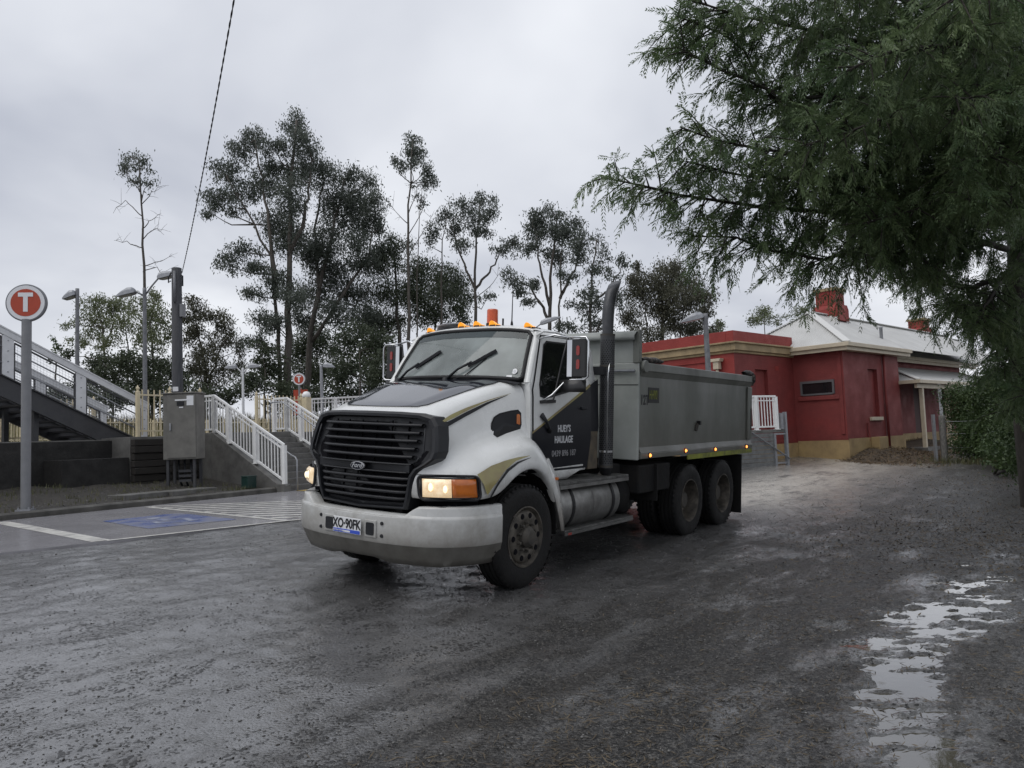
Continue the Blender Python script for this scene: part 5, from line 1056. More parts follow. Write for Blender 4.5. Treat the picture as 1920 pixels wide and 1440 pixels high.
# rolled tarp lumps on the rail
def lump(name, c, sx, sy, sz, seed):
    r_ = np.random.default_rng(seed); rows = []
    for i in range(9):
        t = i / 8; rr = math.sin(math.pi * min(max(t, .06), .94)) ** .4
        rows.append([(c[0] + (t - .5) * sx, c[1] + sy * rr * math.cos(a) * r_.uniform(.75, 1.2), c[2] + sz * rr * math.sin(a) * r_.uniform(.7, 1.25)) for a in np.linspace(0, 6.283, 11)[:-1]])
    return MB().grid(rows, True).build(name, 'tarp', tb, smooth=True)
lump('rolled_tarp', (x0 + .40, -yb + .02, 2.455), .62, .07, .045, 3); lump('rolled_tarp', (x1 - .15, -yb, 2.455), .42, .07, .05, 4); lump('rolled_tarp', (x1 + .02, -yb - .02, 2.37), .12, .06, .11, 5)
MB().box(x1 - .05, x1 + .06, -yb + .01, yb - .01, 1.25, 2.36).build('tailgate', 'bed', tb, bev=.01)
MB().bar((x1 + .09, -yb + .03, 1.45), (x1 + .07, -yb + .03, 1.95), .03, .04).build('tailgate_latch', 'black_plastic', tb)
MB().box(x1 - .07, x1 - .02, -yb - .034, -yb - .002, 1.5, 1.86).build('latch_stain', 'black_plastic', tb)
DM = lambda x, w: Matrix.Translation((x, -(yb + .002), w)) @ RX90
text('lettering', '12T', .175, 'text_dark', tb, DM(2.64, 1.93), .84, bold=.006)
ns = MB().box(2.74, 3.06, -yb - .006, -yb - .0005, 1.90, 2.10).build('number_sticker', 'text_dark', tb)
text('sticker_text', 'HH001', .175, 'yellow', ns, Matrix.Translation((2.90, -(yb + .0075), 2.0)) @ RX90, .52, bold=.0)
# ================================================================== STATION BUILDING (right)
J = np.array([9.92, 27.06]); SD, ND = S_[:2], N_[:2]
bz0 = .30
bld = empty('station_building', base((J[0], J[1], 0), SA)); tag(bld, 'red painted brick station house with pale corrugated hip roof and verandah', 'building')
# local frame: x along the front (to the right and away), y into the site; J is the inner corner of the front wing
def wall(parent, p0, p1, zb, zt, openings=(), thick=.25, depth=.12, m='red_wall', name='wall'):
    """vertical wall from p0 to p1 (2-D local), openings (a0,a1,z0,z1) along it; outward side is to the right of p0->p1"""
    p0, p1 = np.array(p0, float), np.array(p1, float); L = np.linalg.norm(p1 - p0); d = (p1 - p0) / L; nrm = np.array([d[1], -d[0]])
    xs = sorted({0, L, *[o[0] for o in openings], *[o[1] for o in openings]}); zs = sorted({zb, zt, *[o[2] for o in openings], *[o[3] for o in openings]}); b = MB()
    P = lambda a, z, off=0: (*(p0 + d * a + nrm * off), z)
    for xa, xb in zip(xs[:-1], xs[1:]):
        for za, zc in zip(zs[:-1], zs[1:]):
            if any(o[0] - 1e-6 <= xa and xb <= o[1] + 1e-6 and o[2] - 1e-6 <= za and zc <= o[3] + 1e-6 for o in openings): continue
            b.add([P(xa, za), P(xb, za), P(xb, zc), P(xa, zc)], [(0, 1, 2, 3)])
    for a0, a1, za, zc in openings:
        q = [(a0, za), (a1, za), (a1, zc), (a0, zc)]
        for (x1_, z1_), (x2_, z2_) in zip(q, q[1:] + q[:1]): b.add([P(x1_, z1_), P(x2_, z2_), P(x2_, z2_, -depth), P(x1_, z1_, -depth)], [(0, 1, 2, 3)])
        b.add([P(a0, za, -depth), P(a1, za, -depth), P(a1, zc, -depth), P(a0, zc, -depth)], [(0, 1, 2, 3)])
    return b.build(name, m, parent)
def brickify(m):
    """fine running-bond joints as shallow relief only: too far off to pick bricks apart"""
    n, l = m.node_tree.nodes, m.node_tree.links; p = n['Principled BSDF']; t = n.new('ShaderNodeTexCoord'); s = n.new('ShaderNodeSeparateXYZ'); l.new(t.outputs['Object'], s.inputs[0])
    a = n.new('ShaderNodeMath'); a.operation = 'ADD'; l.new(s.outputs[0], a.inputs[0]); l.new(s.outputs[1], a.inputs[1]); c = n.new('ShaderNodeCombineXYZ'); l.new(a.outputs[0], c.inputs[0]); l.new(s.outputs[2], c.inputs[1])
    bt = n.new('ShaderNodeTexBrick'); bt.inputs['Scale'].default_value = 4.3; bt.inputs['Mortar Size'].default_value = .018; bt.inputs['Mortar Smooth'].default_value = .5; l.new(c.outputs[0], bt.inputs['Vector'])
    bm = n.new('ShaderNodeBump'); bm.inputs['Strength'].default_value = .5; bm.inputs['Distance'].default_value = .01; bm.invert = True; l.new(bt.outputs['Fac'], bm.inputs['Height']); l.new(bm.outputs[0], p.inputs['Normal'])
brickify(M['red_wall']); brickify(M['red_bright'])
PT = 4.66
# parapet wing: corner W at x=-3.84, running back along y
wing = [(-3.84, 9), (-3.84, 0), (0, 0)]
wl1 = wall(bld, (-3.84, 11), (-3.84, 0), bz0, PT - .02, m='red_bright', name='wing_side_wall')
wl2 = wall(bld, (-3.84, 0), (0.0, 0), bz0, PT - .02, [(1.25, 2.05, .9, 3.45)], name='wing_front_wall')
MB().box(-3.83, .0, .3, 11, PT - .35, PT - .3).build('wing_roof', 'conc', bld)
MB().box(-3.87, .02, -.03, .25, PT - .36, PT).build('parapet', 'red_bright', bld, bev=.01); MB().box(-3.87, -3.6, .252, 11, PT - .36, PT).build('parapet', 'red_bright', bld, bev=.01)
for z0_, z1_, e in ((PT - .64, PT - .42, .13), (PT - .42, PT - .365, .20), (PT - .72, PT - .642, .06)):
    MB().box(-3.84 - e, .0 + e * .5, -e, .02, z0_, z1_).build('cornice', 'cornice', bld, bev=.012); MB().box(-3.84 - e, -3.8, .021, 11, z0_, z1_).build('cornice', 'cornice', bld, bev=.012)
wall(bld, (-3.9, 11), (-3.9, -.05), bz0, .95, m='plinth', name='plinth'); wall(bld, (-3.9, -.05), (.0, -.05), bz0, .95, m='plinth', name='plinth')
rh = MB().prism([(-.16, .14), (.16, .14), (.19, .24), (-.19, .24)], lambda a, b, t: (t, .55 + a, 3.55 + b), -4.1, -3.86).box(-4.06, -3.88, .45, .65, 3.45, 3.69).build('rainwater_head', 'fascia', bld, bev=.01)
MB().tube([(-3.97, .55, 3.5), (-3.97, .55, .5)], .05, 10).build('downpipe', 'fascia', bld, smooth=True)
MB().box(-4.14, -3.94, 4.6, 4.8, PT - .55, PT - .4).build('security_camera', 'sign_white', bld, bev=.04)
MB().box(-3.90, -3.85, 3.2, 3.35, 3.6, 3.75).build('wall_lamp', 'sign_white', bld, bev=.02); MB().box(-3.88, -3.85, .9, 5.5, 3.72, 3.75).build('conduit', 'red_bright', bld)
for x in (-1.15,): MB().box(x - .12, x + .12, -.012, -.0, 3.45, 3.60).build('air_brick', 'red_bright', bld)
# main house: gable-end wall comes forward from J to corner Mc, then the front runs right
MY = -1.78; EV = 4.22
wall(bld, (0, 0), (0, MY), bz0, EV, [(.28, 1.42, 2.62, 3.02)], depth=.10, name='end_wall')
wi = MB().box(-.02, .06, -1.42, -.28, 2.60, 3.04).build('window', 'win_dark', bld)
for a in (((-.05, .08, -1.45, -1.38, 2.58, 3.06)), ((-.05, .08, -.32, -.25, 2.58, 3.06)), ((-.05, .08, -1.38, -.32, 2.98, 3.06)), ((-.05, .08, -1.38, -.32, 2.56, 2.62))): MB().box(*a).build('window_frame', 'win_frame', wi)
MB().box(-.06, .02, -1.6, -.15, 2.38, 2.53).build('window_sill', 'red_wall', bld, bev=.02)
MB().box(-.04, .0, -1.72, -1.60, 1.2, EV - .1).build('pilaster', 'red_wall', bld); MB().box(-.06, -.0, -1.78, -1.3, 1.0, 2.2).build('pilaster', 'red_bright', bld) if False else None
wall(bld, (0, MY), (4.75, MY), bz0, EV, [(1.95, 2.75, 1.75, 3.45)], name='front_wall')
MB().box(1.85, 2.85, MY - .09, MY - .0, 1.62, 1.748).build('window_sill', 'fascia', bld, bev=.012)
MB().tube([(3.25, MY - .07, EV - .1), (3.25, MY - .07, .6)], .05, 10).build('downpipe', 'red_wall', bld, smooth=True)
MB().box(1.7, 2.4, MY - .35, MY - .06, .4, 1.05).build('plinth_block', 'plinth', bld, bev=.02); MB().tube([(1.62, MY - .04, .9), (1.62, MY - .04, 1.55)], .03, 8).build('vent_pipe', 'red_wall', bld)
wall(bld, (-.06, -.06), (-.06, MY - .06), bz0, 1.0, m='plinth', name='plinth'); wall(bld, (-.06, MY - .06), (4.82, MY - .06), bz0, 1.04, m='plinth', name='plinth'); wall(bld, (4.81, MY - .06), (4.81, MY + 1.0), bz0, 1.04, m='plinth', name='plinth')
wall(bld, (4.75, MY), (4.75, .0), bz0, EV, name='return_wall')
RY = MY + 1.15
wall(bld, (4.75, RY), (15.5, RY), bz0, EV, [(.9, 1.75, 1.75, 3.3), (4.6, 5.6, .9, 3.2), (7.6, 8.6, 1.75, 3.3)], depth=.14, name='verandah_wall')
for a, z0_, z1_ in ((.9, 1.75, 3.3), (7.6, 1.75, 3.3)):
    w_ = MB().box(4.75 + a, 4.75 + a + .9, RY + .09, RY + .12, z0_, z1_).build('window', 'win_dark', bld); MB().box(4.75 + a - .06, 4.75 + a + .95, RY - .08, RY - .003, z0_ - .14, z0_ - .01).build('window_sill', 'fascia', w_, bev=.01)
MB().box(4.75 + 4.6, 4.75 + 5.6, RY + .08, RY + .12, .9, 3.2).build('door', mat('old_door', (.06, .02, .018), rough=.6), bld)
wall(bld, (4.8, RY - .05), (15.5, RY - .05), bz0, 1.05, m='plinth', name='plinth')
# corrugated sheets
def sheet(name, P, e, up, t0, t1, lo, hi, pitch=.105, amp=.011, parent=bld, m='roof'):
    """P origin, e unit along eave, up unit up the slope; lo/hi(t) extents up the slope"""
    P, e, up = (np.array(q, float) for q in (P, e, up)); nrm = np.cross(e, up); nrm = nrm if nrm[2] > 0 else -nrm
    n = int((t1 - t0) / pitch * 4); rows = []
    for i in range(n + 1):
        t = t0 + (t1 - t0) * i / n; o = nrm * amp * math.sin(2 * math.pi * t / pitch); a, b = lo(t), hi(t)
        rows.append([P + e * t + up * a + o, P + e * t + up * max(b, a + .002) + o])
    return MB().grid(rows).build(name, m, parent, smooth=True)
OV = .32; b_ = 2.3; pit = rad(33); c_, s_ = math.cos(pit), math.sin(pit)
EX0, EY0 = -OV, MY - OV; BW = 2 * b_; L1 = 5.4; zE = EV + .02; hl = b_ / c_
# block A: end hip facing -x, front slope facing -y, back slope; ridge along x from EX0+b_
sheet('roof_end', (EX0, EY0, zE), (0, 1, 0), (c_, 0, s_), 0, BW, lambda t: 0, lambda t: min(t, BW - t) / c_)
sheet('roof_front', (EX0, EY0, zE), (1, 0, 0), (0, c_, s_), 0, 17, lambda t: 0, lambda t: min(t, b_) / c_)
sheet('roof_back', (EX0, EY0 + BW, zE), (1, 0, 0), (0, -c_, s_), 0, 17, lambda t: 0, lambda t: min(t, b_) / c_)
ap = (EX0 + b_, EY0 + b_, zE + b_ * math.tan(pit))
for q in ((EX0, EY0, zE), (EX0, EY0 + BW, zE)): MB().bar(np.array(q) + (0, 0, .03), np.array(ap) + (0, 0, .035), .26, .035).build('hip_cap', 'ridge', bld, bev=.01)
MB().bar(np.array(ap) + (0, 0, .03), (EX0 + 17, ap[1], ap[2] + .03), .26, .035).build('ridge_cap', 'ridge', bld, bev=.01)
# block B: longer, further back, a little higher
B2 = 3.2; BX, BY = 3.4, RY - OV; z2 = EV - .02
def hi2(t): return min(t + .6, B2) / c_
sheet('roof_front', (BX, BY, z2), (1, 0, 0), (0, c_, s_), 0, 22, lambda t: 0, hi2)
sheet('roof_end', (BX, BY, z2), (0, 1, 0), (c_, 0, s_), 0, 2 * B2, lambda t: 0, lambda t: min(t, 2 * B2 - t) / c_)
MB().bar((BX + B2, BY + B2, z2 + B2 * math.tan(pit) + .03), (BX + 22, BY + B2, z2 + B2 * math.tan(pit) + .03), .26, .035).build('ridge_cap', 'ridge', bld, bev=.01)
# gutters and fascia
for n_, (xa, xb, ya, yb_) in enumerate(((EX0 - .08, EX0 + .0, EY0 - .08, EY0 + BW), (EX0 + .001, 5.2, EY0 - .08, EY0), (5.0, 17, BY - .08, BY))):
    MB().box(xa, xb, ya, yb_, zE - .13, zE + .01).build('gutter', 'fascia', bld, bev=.015)
MB().box(EX0, EX0 + .03, EY0 + .01, EY0 + BW, zE - .25, zE - .131).build('fascia_board', 'fascia', bld); MB().box(EX0 + .031, 5.2, EY0 + .01, EY0 + .04, zE - .25, zE - .131).build('fascia_board', 'fascia', bld); MB().box(5.21, 17, BY + .01, BY + .04, zE - .25, zE - .131).build('fascia_board', 'fascia', bld)
MB().box(EX0 + .03, 5.1, EY0 + .04, MY, zE - .24, zE - .22).build('soffit', 'fascia', bld)
# chimneys
def chimney(cx, cy, zb, zt, w, d):
    ch_ = MB().box(cx - w / 2, cx + w / 2, cy - d / 2, cy + d / 2, zb + .62, zt - .12).build('chimney', 'red_bright', bld, bev=.01)
    MB().prism([(-w / 2 - .12, zb), (w / 2 + .12, zb), (w / 2 + .12, zb + .45), (w / 2, zb + .62), (-w / 2, zb + .62), (-w / 2 - .12, zb + .45)], lambda a, b, t: (cx + a, cy + t, b), -d / 2 - .1, d / 2 + .1).build('chimney_base', 'red_bright', ch_, bev=.01)
    MB().box(cx - w / 2 - .06, cx + w / 2 + .06, cy - d / 2 - .06, cy + d / 2 + .06, zt - .12, zt).build('chimney_cap', 'cornice', ch_, bev=.015)
    for k in range(4): MB().box(cx - w / 2 - .17 - 0, cx - w / 2 - .125, cy - d / 2 - .1 + k * .2, cy - d / 2 + .08 + k * .2, zb - .1 + .05 * k, zb + .12 + .05 * k).build('flashing', 'ridge', ch_)
chimney(3.75, ap[1] + .0, ap[2] - .22, 6.8, .78, .78)
chimney(19.0, BY + B2, z2 + B2 * math.tan(pit) - .3, 7.1, .8, .8)
MB().lathe([(.06, 4.3), (.06, 5.12), (.075, 5.13), (.075, 5.17), (0, 5.19)], 12, (4.5, EY0 + .75, 0)).build('flue', 'galv', bld, smooth=True)
# verandah
vx0, vx1, vy = 4.85, 15.5, RY - 1.75; vz = 3.08
sheet('verandah_roof', (vx0 - .1, vy - .1, vz), (1, 0, 0), (0, math.cos(rad(22)), math.sin(rad(22))), 0, vx1 - vx0, lambda t: 0, lambda t: min(1.9, .0 + t * 1.05 + .05))
sheet('verandah_hip', (vx0 - .1, vy - .1, vz), (0, 1, 0), (math.cos(rad(22)), 0, math.sin(rad(22))), 0, 1.75, lambda t: 0, lambda t: t * 1.05)
MB().bar((vx0 - .1, vy - .1, vz + .02), (vx0 + 1.6, vy + 1.65, vz + .73), .2, .03).build('hip_cap', 'ridge', bld)
MB().box(vx0 - .14, vx1, vy - .16, vy - .09, vz - .13, vz).build('gutter', 'fascia', bld, bev=.01); MB().box(vx0 - .16, vx0 - .09, vy - .09, RY, vz - .13, vz).build('gutter', 'fascia', bld, bev=.01)
MB().box(vx0 - .02, vx1, vy + .0, vy + .1, vz - .30, vz - .135).build('verandah_beam', 'fascia', bld)
for x in (vx0 + .5, vx0 + 3.2, vx0 + 5.9, vx0 + 8.6):
    MB().box(x - .075, x + .075, vy - .02, vy + .12, .45, vz - .31).build('verandah_post', 'fascia', bld, bev=.015)
MB().box(vx0, vx1, vy - .2, RY - .06, .35, .55).build('verandah_floor', 'conc', bld)
# cracks in the plinth
for pts in ([(-.063, .0), (-.55, .1)],): pass
# ramp landing with white railing, skirt and posts, in front of the parapet wing
ld = empty('ramp_landing', base((J[0] - 1.0, J[1] - 1.6, 0), SA)); tag(ld, 'raised ramp landing with grey slatted skirt below the red parapet wing', 'landing')
p = at(1480, 868, 24.0); ld.matrix_world = base((p[0], p[1], .33), SA - rad(12))
MB().box(-4.5, 0, 0, 2.2, 1.02, 1.12).build('deck', 'conc', ld, bev=.01)
for i in range(8): MB().box(-4.5, -.66, -.012 - .004 * (i % 2), .012, .02 + i * .125, .135 + i * .125).build('skirt_board', 'mesh_grey', ld)
for x in (-.08, -.62): MB().box(x - .04, x + .04, -.05, .05, -.1, 1.65 if x > -.1 else 1.0).build('skirt_post', 'galv', ld)
MB().box(-.30, -.22, -.05, .05, 1.12, 1.62).build('skirt_post', 'galv', ld)
for z in (.06, .3, .95): MB().box(-.6, -.1, -.02, .02, z, z + .05).build('skirt_rail', 'galv', ld)
MB().tube([(-1.7, -.07, 1.05), (-3.3, -.10, .05)], .022, 6).build('brace', 'galv', ld); MB().tube([(-1.65, -.07, 1.05), (-.05, -.08, .2)], .022, 6).build('brace', 'galv_dark', ld)
mwl = ld.matrix_world.copy()
for k, (dy, dx) in enumerate(((.05, 0), (1.9, -.5))):
    balustrade('landing_balustrade', mwl @ Matrix.Translation((-4.4 + dx, dy, 0)), [(0, 1.14), (4.0, 1.14)], 1.0, ['white steel balustrade on the front edge of the ramp landing behind the tipper', 'white steel balustrade on the rear edge of the ramp landing, seen through the front one'][k], 'ramp landing balustrades', pitch=.13, post_every=8)
# bank of dry debris against the plinth
nb = 60; rows = []
for i in range(nb + 1):
    x = -.8 + 12 * i / nb; r = []
    for j in range(14):
        y = MY - .02 - 2.6 * j / 13 + (.9 if x > 4.9 else 0) * (j == 0); w = base((J[0], J[1], 0), SA) @ Vector((x, y, 0)); f = (1 - j / 13) ** 1.4 * float(smst(-.8, 1.2, x) * (1 - smst(9, 11, x)))
        r.append((w.x, w.y, float(g(w.x, w.y)) - .03 + .36 * f * (.75 + .25 * math.sin(x * .9)) + .05 * float(vnoise(w.x, w.y, .5, 51)) * f))
    rows.append(r)
MB().grid(rows).build('debris_bank', mat('bank_soil', (.09, .065, .04), (.05, .04, .03), 5, .8, bump=.6, bscale=20), kind='structure', smooth=True)
pts = np.array([q for r in rows for q in r]); rgx = RNG.integers(0, len(pts), 16000); PP = pts[rgx] + RNG.normal(0, .13, (16000, 3)) * (1, 1, .08)
zmap = {}
V_ = PP; a_ = RNG.uniform(0, 6.28, len(V_)); Ln = RNG.uniform(.015, .075, len(V_)); d_ = np.stack([np.cos(a_), np.sin(a_), RNG.normal(.1, .35, len(V_))], -1) * Ln[:, None]; w_ = np.stack([-np.sin(a_), np.cos(a_), RNG.normal(0, .5, len(V_))], -1) * (Ln * .18)[:, None]; V_ = V_ + (0, 0, .012)
o = fast('bark_litter', np.stack([V_ - d_, V_ + w_, V_ + d_, V_ - w_], 1).reshape(-1, 3), np.arange(4 * len(V_)).reshape(-1, 4), 'mulch', None, 'stuff'); tag(o, 'dry brown bark and leaf litter banked against the tan plinth', 'litter')
# gate post and wire fence by the hedge
p = onG(1772, 866); gp = empty('fence_post', base((p[0], p[1], p[2] - .05), 0)); tag(gp, 'weathered timber gate post at the end of the hedge', 'post')
MB().lathe([(.105, 0), (.10, 1.5), (.09, 1.56), (0, 1.57)], 10).build('shaft', 'post_old', gp, smooth=True); MB().box(-.32, -.24, -.05, .05, 0, 1.6).build('steel_strainer', 'galv', gp); MB().bar((.1, 0, .12), (1.5, -.3, .04), .06, .06).build('fallen_rail', 'post_old', gp)
for z in (.5, .95, 1.35): MB().tube([(.1, 0, z), (4, -1.6, z - .05)], .006, 4).build('wire', 'galv', gp)
MB().tube([(2.1, -.85, -.1), (2.1, -.85, 1.5)], .025, 6).build('steel_picket', 'galv_dark', gp)
# ================================================================== GRASS BANK AND TREES
M['bankgrass'] = mat('bank_grass_soil', (.09, .085, .035), (.14, .12, .055), 2, .9, bump=.5, bscale=12)
kk = np.linspace(-25, 75, 120); qq = np.linspace(28.5, 120, 60); KK, QQ = np.meshgrid(kk, qq, indexing='ij')
def bankz(k, q): return 1.2 + 1.75 * smst(29, 36, q) + .2 * vnoise(k, q, 4, 61) + 1.0 * smst(45, 90, q)
W3 = KK[..., None] * K_ + QQ[..., None] * Q_; W3[..., 2] = bankz(KK, QQ); ii = np.arange(KK.size).reshape(KK.shape)
fast('grass_bank', W3.reshape(-1, 3), np.stack([ii[:-1, :-1], ii[1:, :-1], ii[1:, 1:], ii[:-1, 1:]], -1).reshape(-1, 4), 'bankgrass', kind='structure', smooth=True)
def bankz_xy(x, y): return bankz(x * K_[0] + y * K_[1], x * Q_[0] + y * Q_[1])
P = RNG.uniform(5, 45, 2600)[:, None] * K_[:2] + RNG.uniform(30, 40, 2600)[:, None] * Q_[:2]
tag(blades('bank_grass', P, bankz_xy, .55, .03, 'grass', per=5, spread=.2), 'long dry yellow-green grass on the bank beyond the platform', 'grass')

def leaf_cloud(centres, radii, n, L, W, droop, rng, flat=1.0):
    """rhombic leaves scattered in ellipsoid lobes, denser toward clumps"""
    nl = len(centres); areas = np.array([r[0] * r[2] for r in radii]); cnt = np.maximum(12, (n * areas / areas.sum()).astype(int)); out = []
    for c, r, k in zip(centres, radii, cnt):
        nsub = max(4, int(k / 60)); u = rng.normal(size=(nsub, 3)); u /= np.linalg.norm(u, axis=1)[:, None]
        sub = c + u * r * (rng.random((nsub, 1)) ** .48) * 1.0
        i = rng.integers(0, nsub, k); sr = np.array(r) * .27 + .13
        p = sub[i] + np.clip(rng.normal(0, .55, (k, 3)), -1.3, 1.3) * sr
        out.append(p)
    P = np.concatenate(out); far_ = rng.random(len(P)) < .06; P = P + far_[:, None] * rng.normal(0, .2, P.shape); m = len(P); a = rng.uniform(0, 6.28, m); el = rng.normal(-droop, .5, m)
    d = np.stack([np.cos(a) * np.cos(el), np.sin(a) * np.cos(el), np.sin(el)], -1); r = rng.normal(size=(m, 3)); w = np.cross(d, r); w /= np.linalg.norm(w, axis=1)[:, None]
    l = L * rng.uniform(.6, 1.3, (m, 1)); ww = W * rng.uniform(.7, 1.3, (m, 1))
    V = np.stack([P - d * l / 2, P + w * ww / 2 - d * l * .1, P + d * l / 2, P - w * ww / 2 - d * l * .1], 1)
    return V.reshape(-1, 3), np.arange(4 * m).reshape(-1, 4)
TSEED = [100]
def tree(name, D, lobes, trunks, label, leaf='leaf_gum', dens=1.0, L=.175, W=.058, cat='tree', group='trees beyond the platform', zb=None, thick=1.0, depth=.8, droop=.9, bare=(), bark='bark', twigs=True, trunk_r=.16):
    """lobes: (px, py, rx, ry) seen ellipses at depth D; trunks: pixel polylines from the foot up"""
    TSEED[0] += 1; rng = np.random.default_rng(TSEED[0]); pxm = D / F_PX
    t0 = at(trunks[0][0][0], trunks[0][0][1], D); z_foot = zb if zb is not None else 2.4
    e = empty(name, base((t0[0], t0[1], z_foot), 0)); tag(e, label, cat, group); o = np.array([t0[0], t0[1], z_foot])
    C, R = [], []
    for lx, ly, rx, ry in lobes:
        dd = rng.uniform(-1, 1) * depth * 1.6; c = at(lx, ly, D + dd) - o; C.append(c); R.append((rx * pxm, (rx + ry) / 2 * pxm * .9, ry * pxm))
    area = sum(rx * ry for _, _, rx, ry in lobes) * math.pi * pxm ** 2
    V, Fq = leaf_cloud(C, R, int(area / (L * W) * 6.4 * dens), L, W, droop, rng)
    if len(lobes): fast('crown', V, Fq, leaf, e)
    tm = MB(); lines = []
    for k, tr in enumerate(trunks):
        pts = [at(x, y, D + (rng.uniform(-.4, .4) if i else 0) * (k > 0)) - o for i, (x, y) in enumerate(tr)]
        if k == 0: pts[0] = np.array([pts[0][0], pts[0][1], -.3])
        P = lerp_path(pts, 14); P[1:-1] += rng.normal(0, .035, P[1:-1].shape) * thick; r0 = trunk_r * thick * (1 if k == 0 else .55); tm.tube(P, np.linspace(r0, r0 * .22, 14), 7); lines.append(P)
    allp = np.concatenate(lines); br = MB()
    for c, r in zip(C, R):
        d = np.linalg.norm((allp - c) * (1, 1, .8), axis=1) + np.where(allp[:, 2] > c[2] - .25 * r[2], 1.6, 0); s = allp[int(np.argmin(d))]
        mid = (s + c) / 2 + rng.normal(0, .15, 3) + (0, 0, -.12); rr = .022 * thick + .009 * np.linalg.norm(c - s)
        br.tube(lerp_path([s, mid, c], 7), np.linspace(min(rr, .09), .012, 7), 5)
        if twigs:
            for _ in range(4):
                u = rng.normal(size=3); u[2] = abs(u[2]) * .7; u /= np.linalg.norm(u); br.tube([c * .75 + mid * .25, c + u * r * .45, c + u * r * .9], [.012, .008, .004], 4)
    for q in bare:
        P = lerp_path([at(x, y, D + .2) - o for x, y in q], 8); P[1:] += rng.normal(0, .03, P[1:].shape); br.tube(P, np.linspace(.028, .006, 8), 5)
        for i in (3, 5, 6):
            for _ in range(2): u = rng.normal(size=3) * .35 + (0, 0, .18); br.tube([P[i], P[i] + u * .5 + (0, 0, .03), P[i] + u], [.009, .007, .004], 4)
    t = tm.build('trunk', bark, e, smooth=True, fix=False, kind='stuff' if len(trunks) > 1 else None)
    if br.v: br.build('limbs', bark, e, smooth=True, fix=False, kind='stuff')
    return e
tree('gum_tree', 40, [(553, 232, 25, 28), (567, 258, 28, 32), (476, 262, 24, 26), (455, 282, 30, 25), (516, 280, 28, 25), (580, 288, 26, 26), (424, 324, 34, 25), (418, 369, 38, 22), (455, 358, 38, 28), (396, 400, 18, 12), (440, 395, 22, 12), (500, 345, 32, 32), (516, 312, 28, 26), (547, 370, 38, 42), (520, 420, 42, 36), (455, 473, 34, 20), (426, 497, 22, 20), (473, 500, 28, 18), (540, 450, 38, 36), (470, 552, 24, 17), (491, 600, 28, 18), (516, 530, 34, 30), (548, 560, 30, 26), (520, 610, 30, 22), (470, 640, 24, 18), (548, 322, 26, 26), (570, 330, 22, 24)],
     [[(535, 790), (541, 650), (542, 500), (546, 380), (550, 290), (556, 225)], [(527, 760), (519, 610), (508, 480), (475, 415), (450, 380), (425, 330)], [(519, 560), (505, 420), (492, 330), (478, 262)], [(541, 480), (570, 420), (585, 300)]], 'tallest dark gum tree with a ragged double top, behind the stairs', thick=1.5, bare=[[(540, 640), (500, 590), (470, 585)]])
tree('gum_tree', 43, [(607, 325, 33, 28), (656, 328, 27, 24), (684, 348, 28, 28), (699, 380, 26, 32), (666, 376, 30, 32), (625, 368, 40, 40), (710, 421, 15, 28), (684, 418, 28, 32), (640, 418, 42, 38), (603, 455, 45, 36), (668, 468, 33, 32), (684, 500, 28, 22), (625, 500, 50, 36), (582, 488, 40, 32), (597, 546, 52, 36), (662, 546, 38, 34), (712, 488, 26, 28), (630, 590, 45, 28), (690, 590, 30, 30), (575, 600, 30, 30)],
     [[(572, 790), (580, 650), (600, 540), (625, 430), (645, 335)], [(585, 640), (640, 560), (690, 480), (705, 400)], [(600, 545), (590, 430), (607, 330)]], 'broad dark gum tree with rounded top just right of the tallest one', thick=1.4, bare=[[(600, 600), (660, 520), (700, 470)], [(620, 620), (680, 560), (730, 500)]])
tree('gum_tree', 45, [(738, 462, 33, 26), (718, 490, 38, 32), (786, 508, 42, 30), (835, 522, 42, 30), (860, 549, 32, 36), (820, 560, 45, 32), (769, 549, 42, 36), (722, 549, 40, 36), (736, 601, 42, 30), (803, 590, 45, 28), (860, 595, 30, 25), (700, 620, 35, 30)],
     [[(745, 770), (750, 640), (742, 540), (738, 465)], [(800, 770), (810, 640), (830, 530)]], 'low dense dark tree mass behind the truck mirror', leaf='leaf_dark', thick=1.2)
tree('gum_tree', 41, [(774, 266, 18, 14), (779, 288, 26, 25), (742, 298, 8, 11), (769, 312, 20, 16), (799, 318, 15, 22), (806, 343, 13, 13)], [[(768, 780), (767, 600), (765, 450), (767, 350), (774, 262)]], 'tall thin gum with a small high crown above the truck windscreen', bare=[[(766, 440), (790, 400), (800, 360)], [(766, 480), (795, 430), (815, 395)], [(766, 420), (745, 400), (730, 385)], [(766, 400), (785, 350), (805, 345)]], thick=.8, dens=.9)
tree('gum_tree', 41.5, [(786, 345, 20, 17), (790, 377, 18, 15)], [[(780, 770), (783, 500), (788, 380)]], 'wispy sapling crown touching the tall thin gum', dens=.45, thick=.4)
tree('gum_tree', 42, [(906, 377, 20, 18), (872, 388, 26, 20), (920, 401, 18, 22), (892, 412, 30, 22), (837, 408, 26, 22), (813, 432, 20, 17), (903, 436, 26, 15), (865, 463, 22, 15), (803, 460, 9, 11), (913, 560, 17, 9), (850, 440, 22, 18), (935, 470, 16, 14), (955, 455, 13, 10)],
     [[(893, 780), (893, 620), (891, 520), (893, 440), (900, 380)], [(828, 700), (828, 560), (830, 450), (838, 405)], [(892, 545), (860, 470), (845, 415)], [(892, 540), (925, 500), (950, 455)]], 'open-crowned gum with a pale round top behind the beacon', thick=.9, dens=.8, bare=[[(892, 560), (925, 530), (945, 500)]])
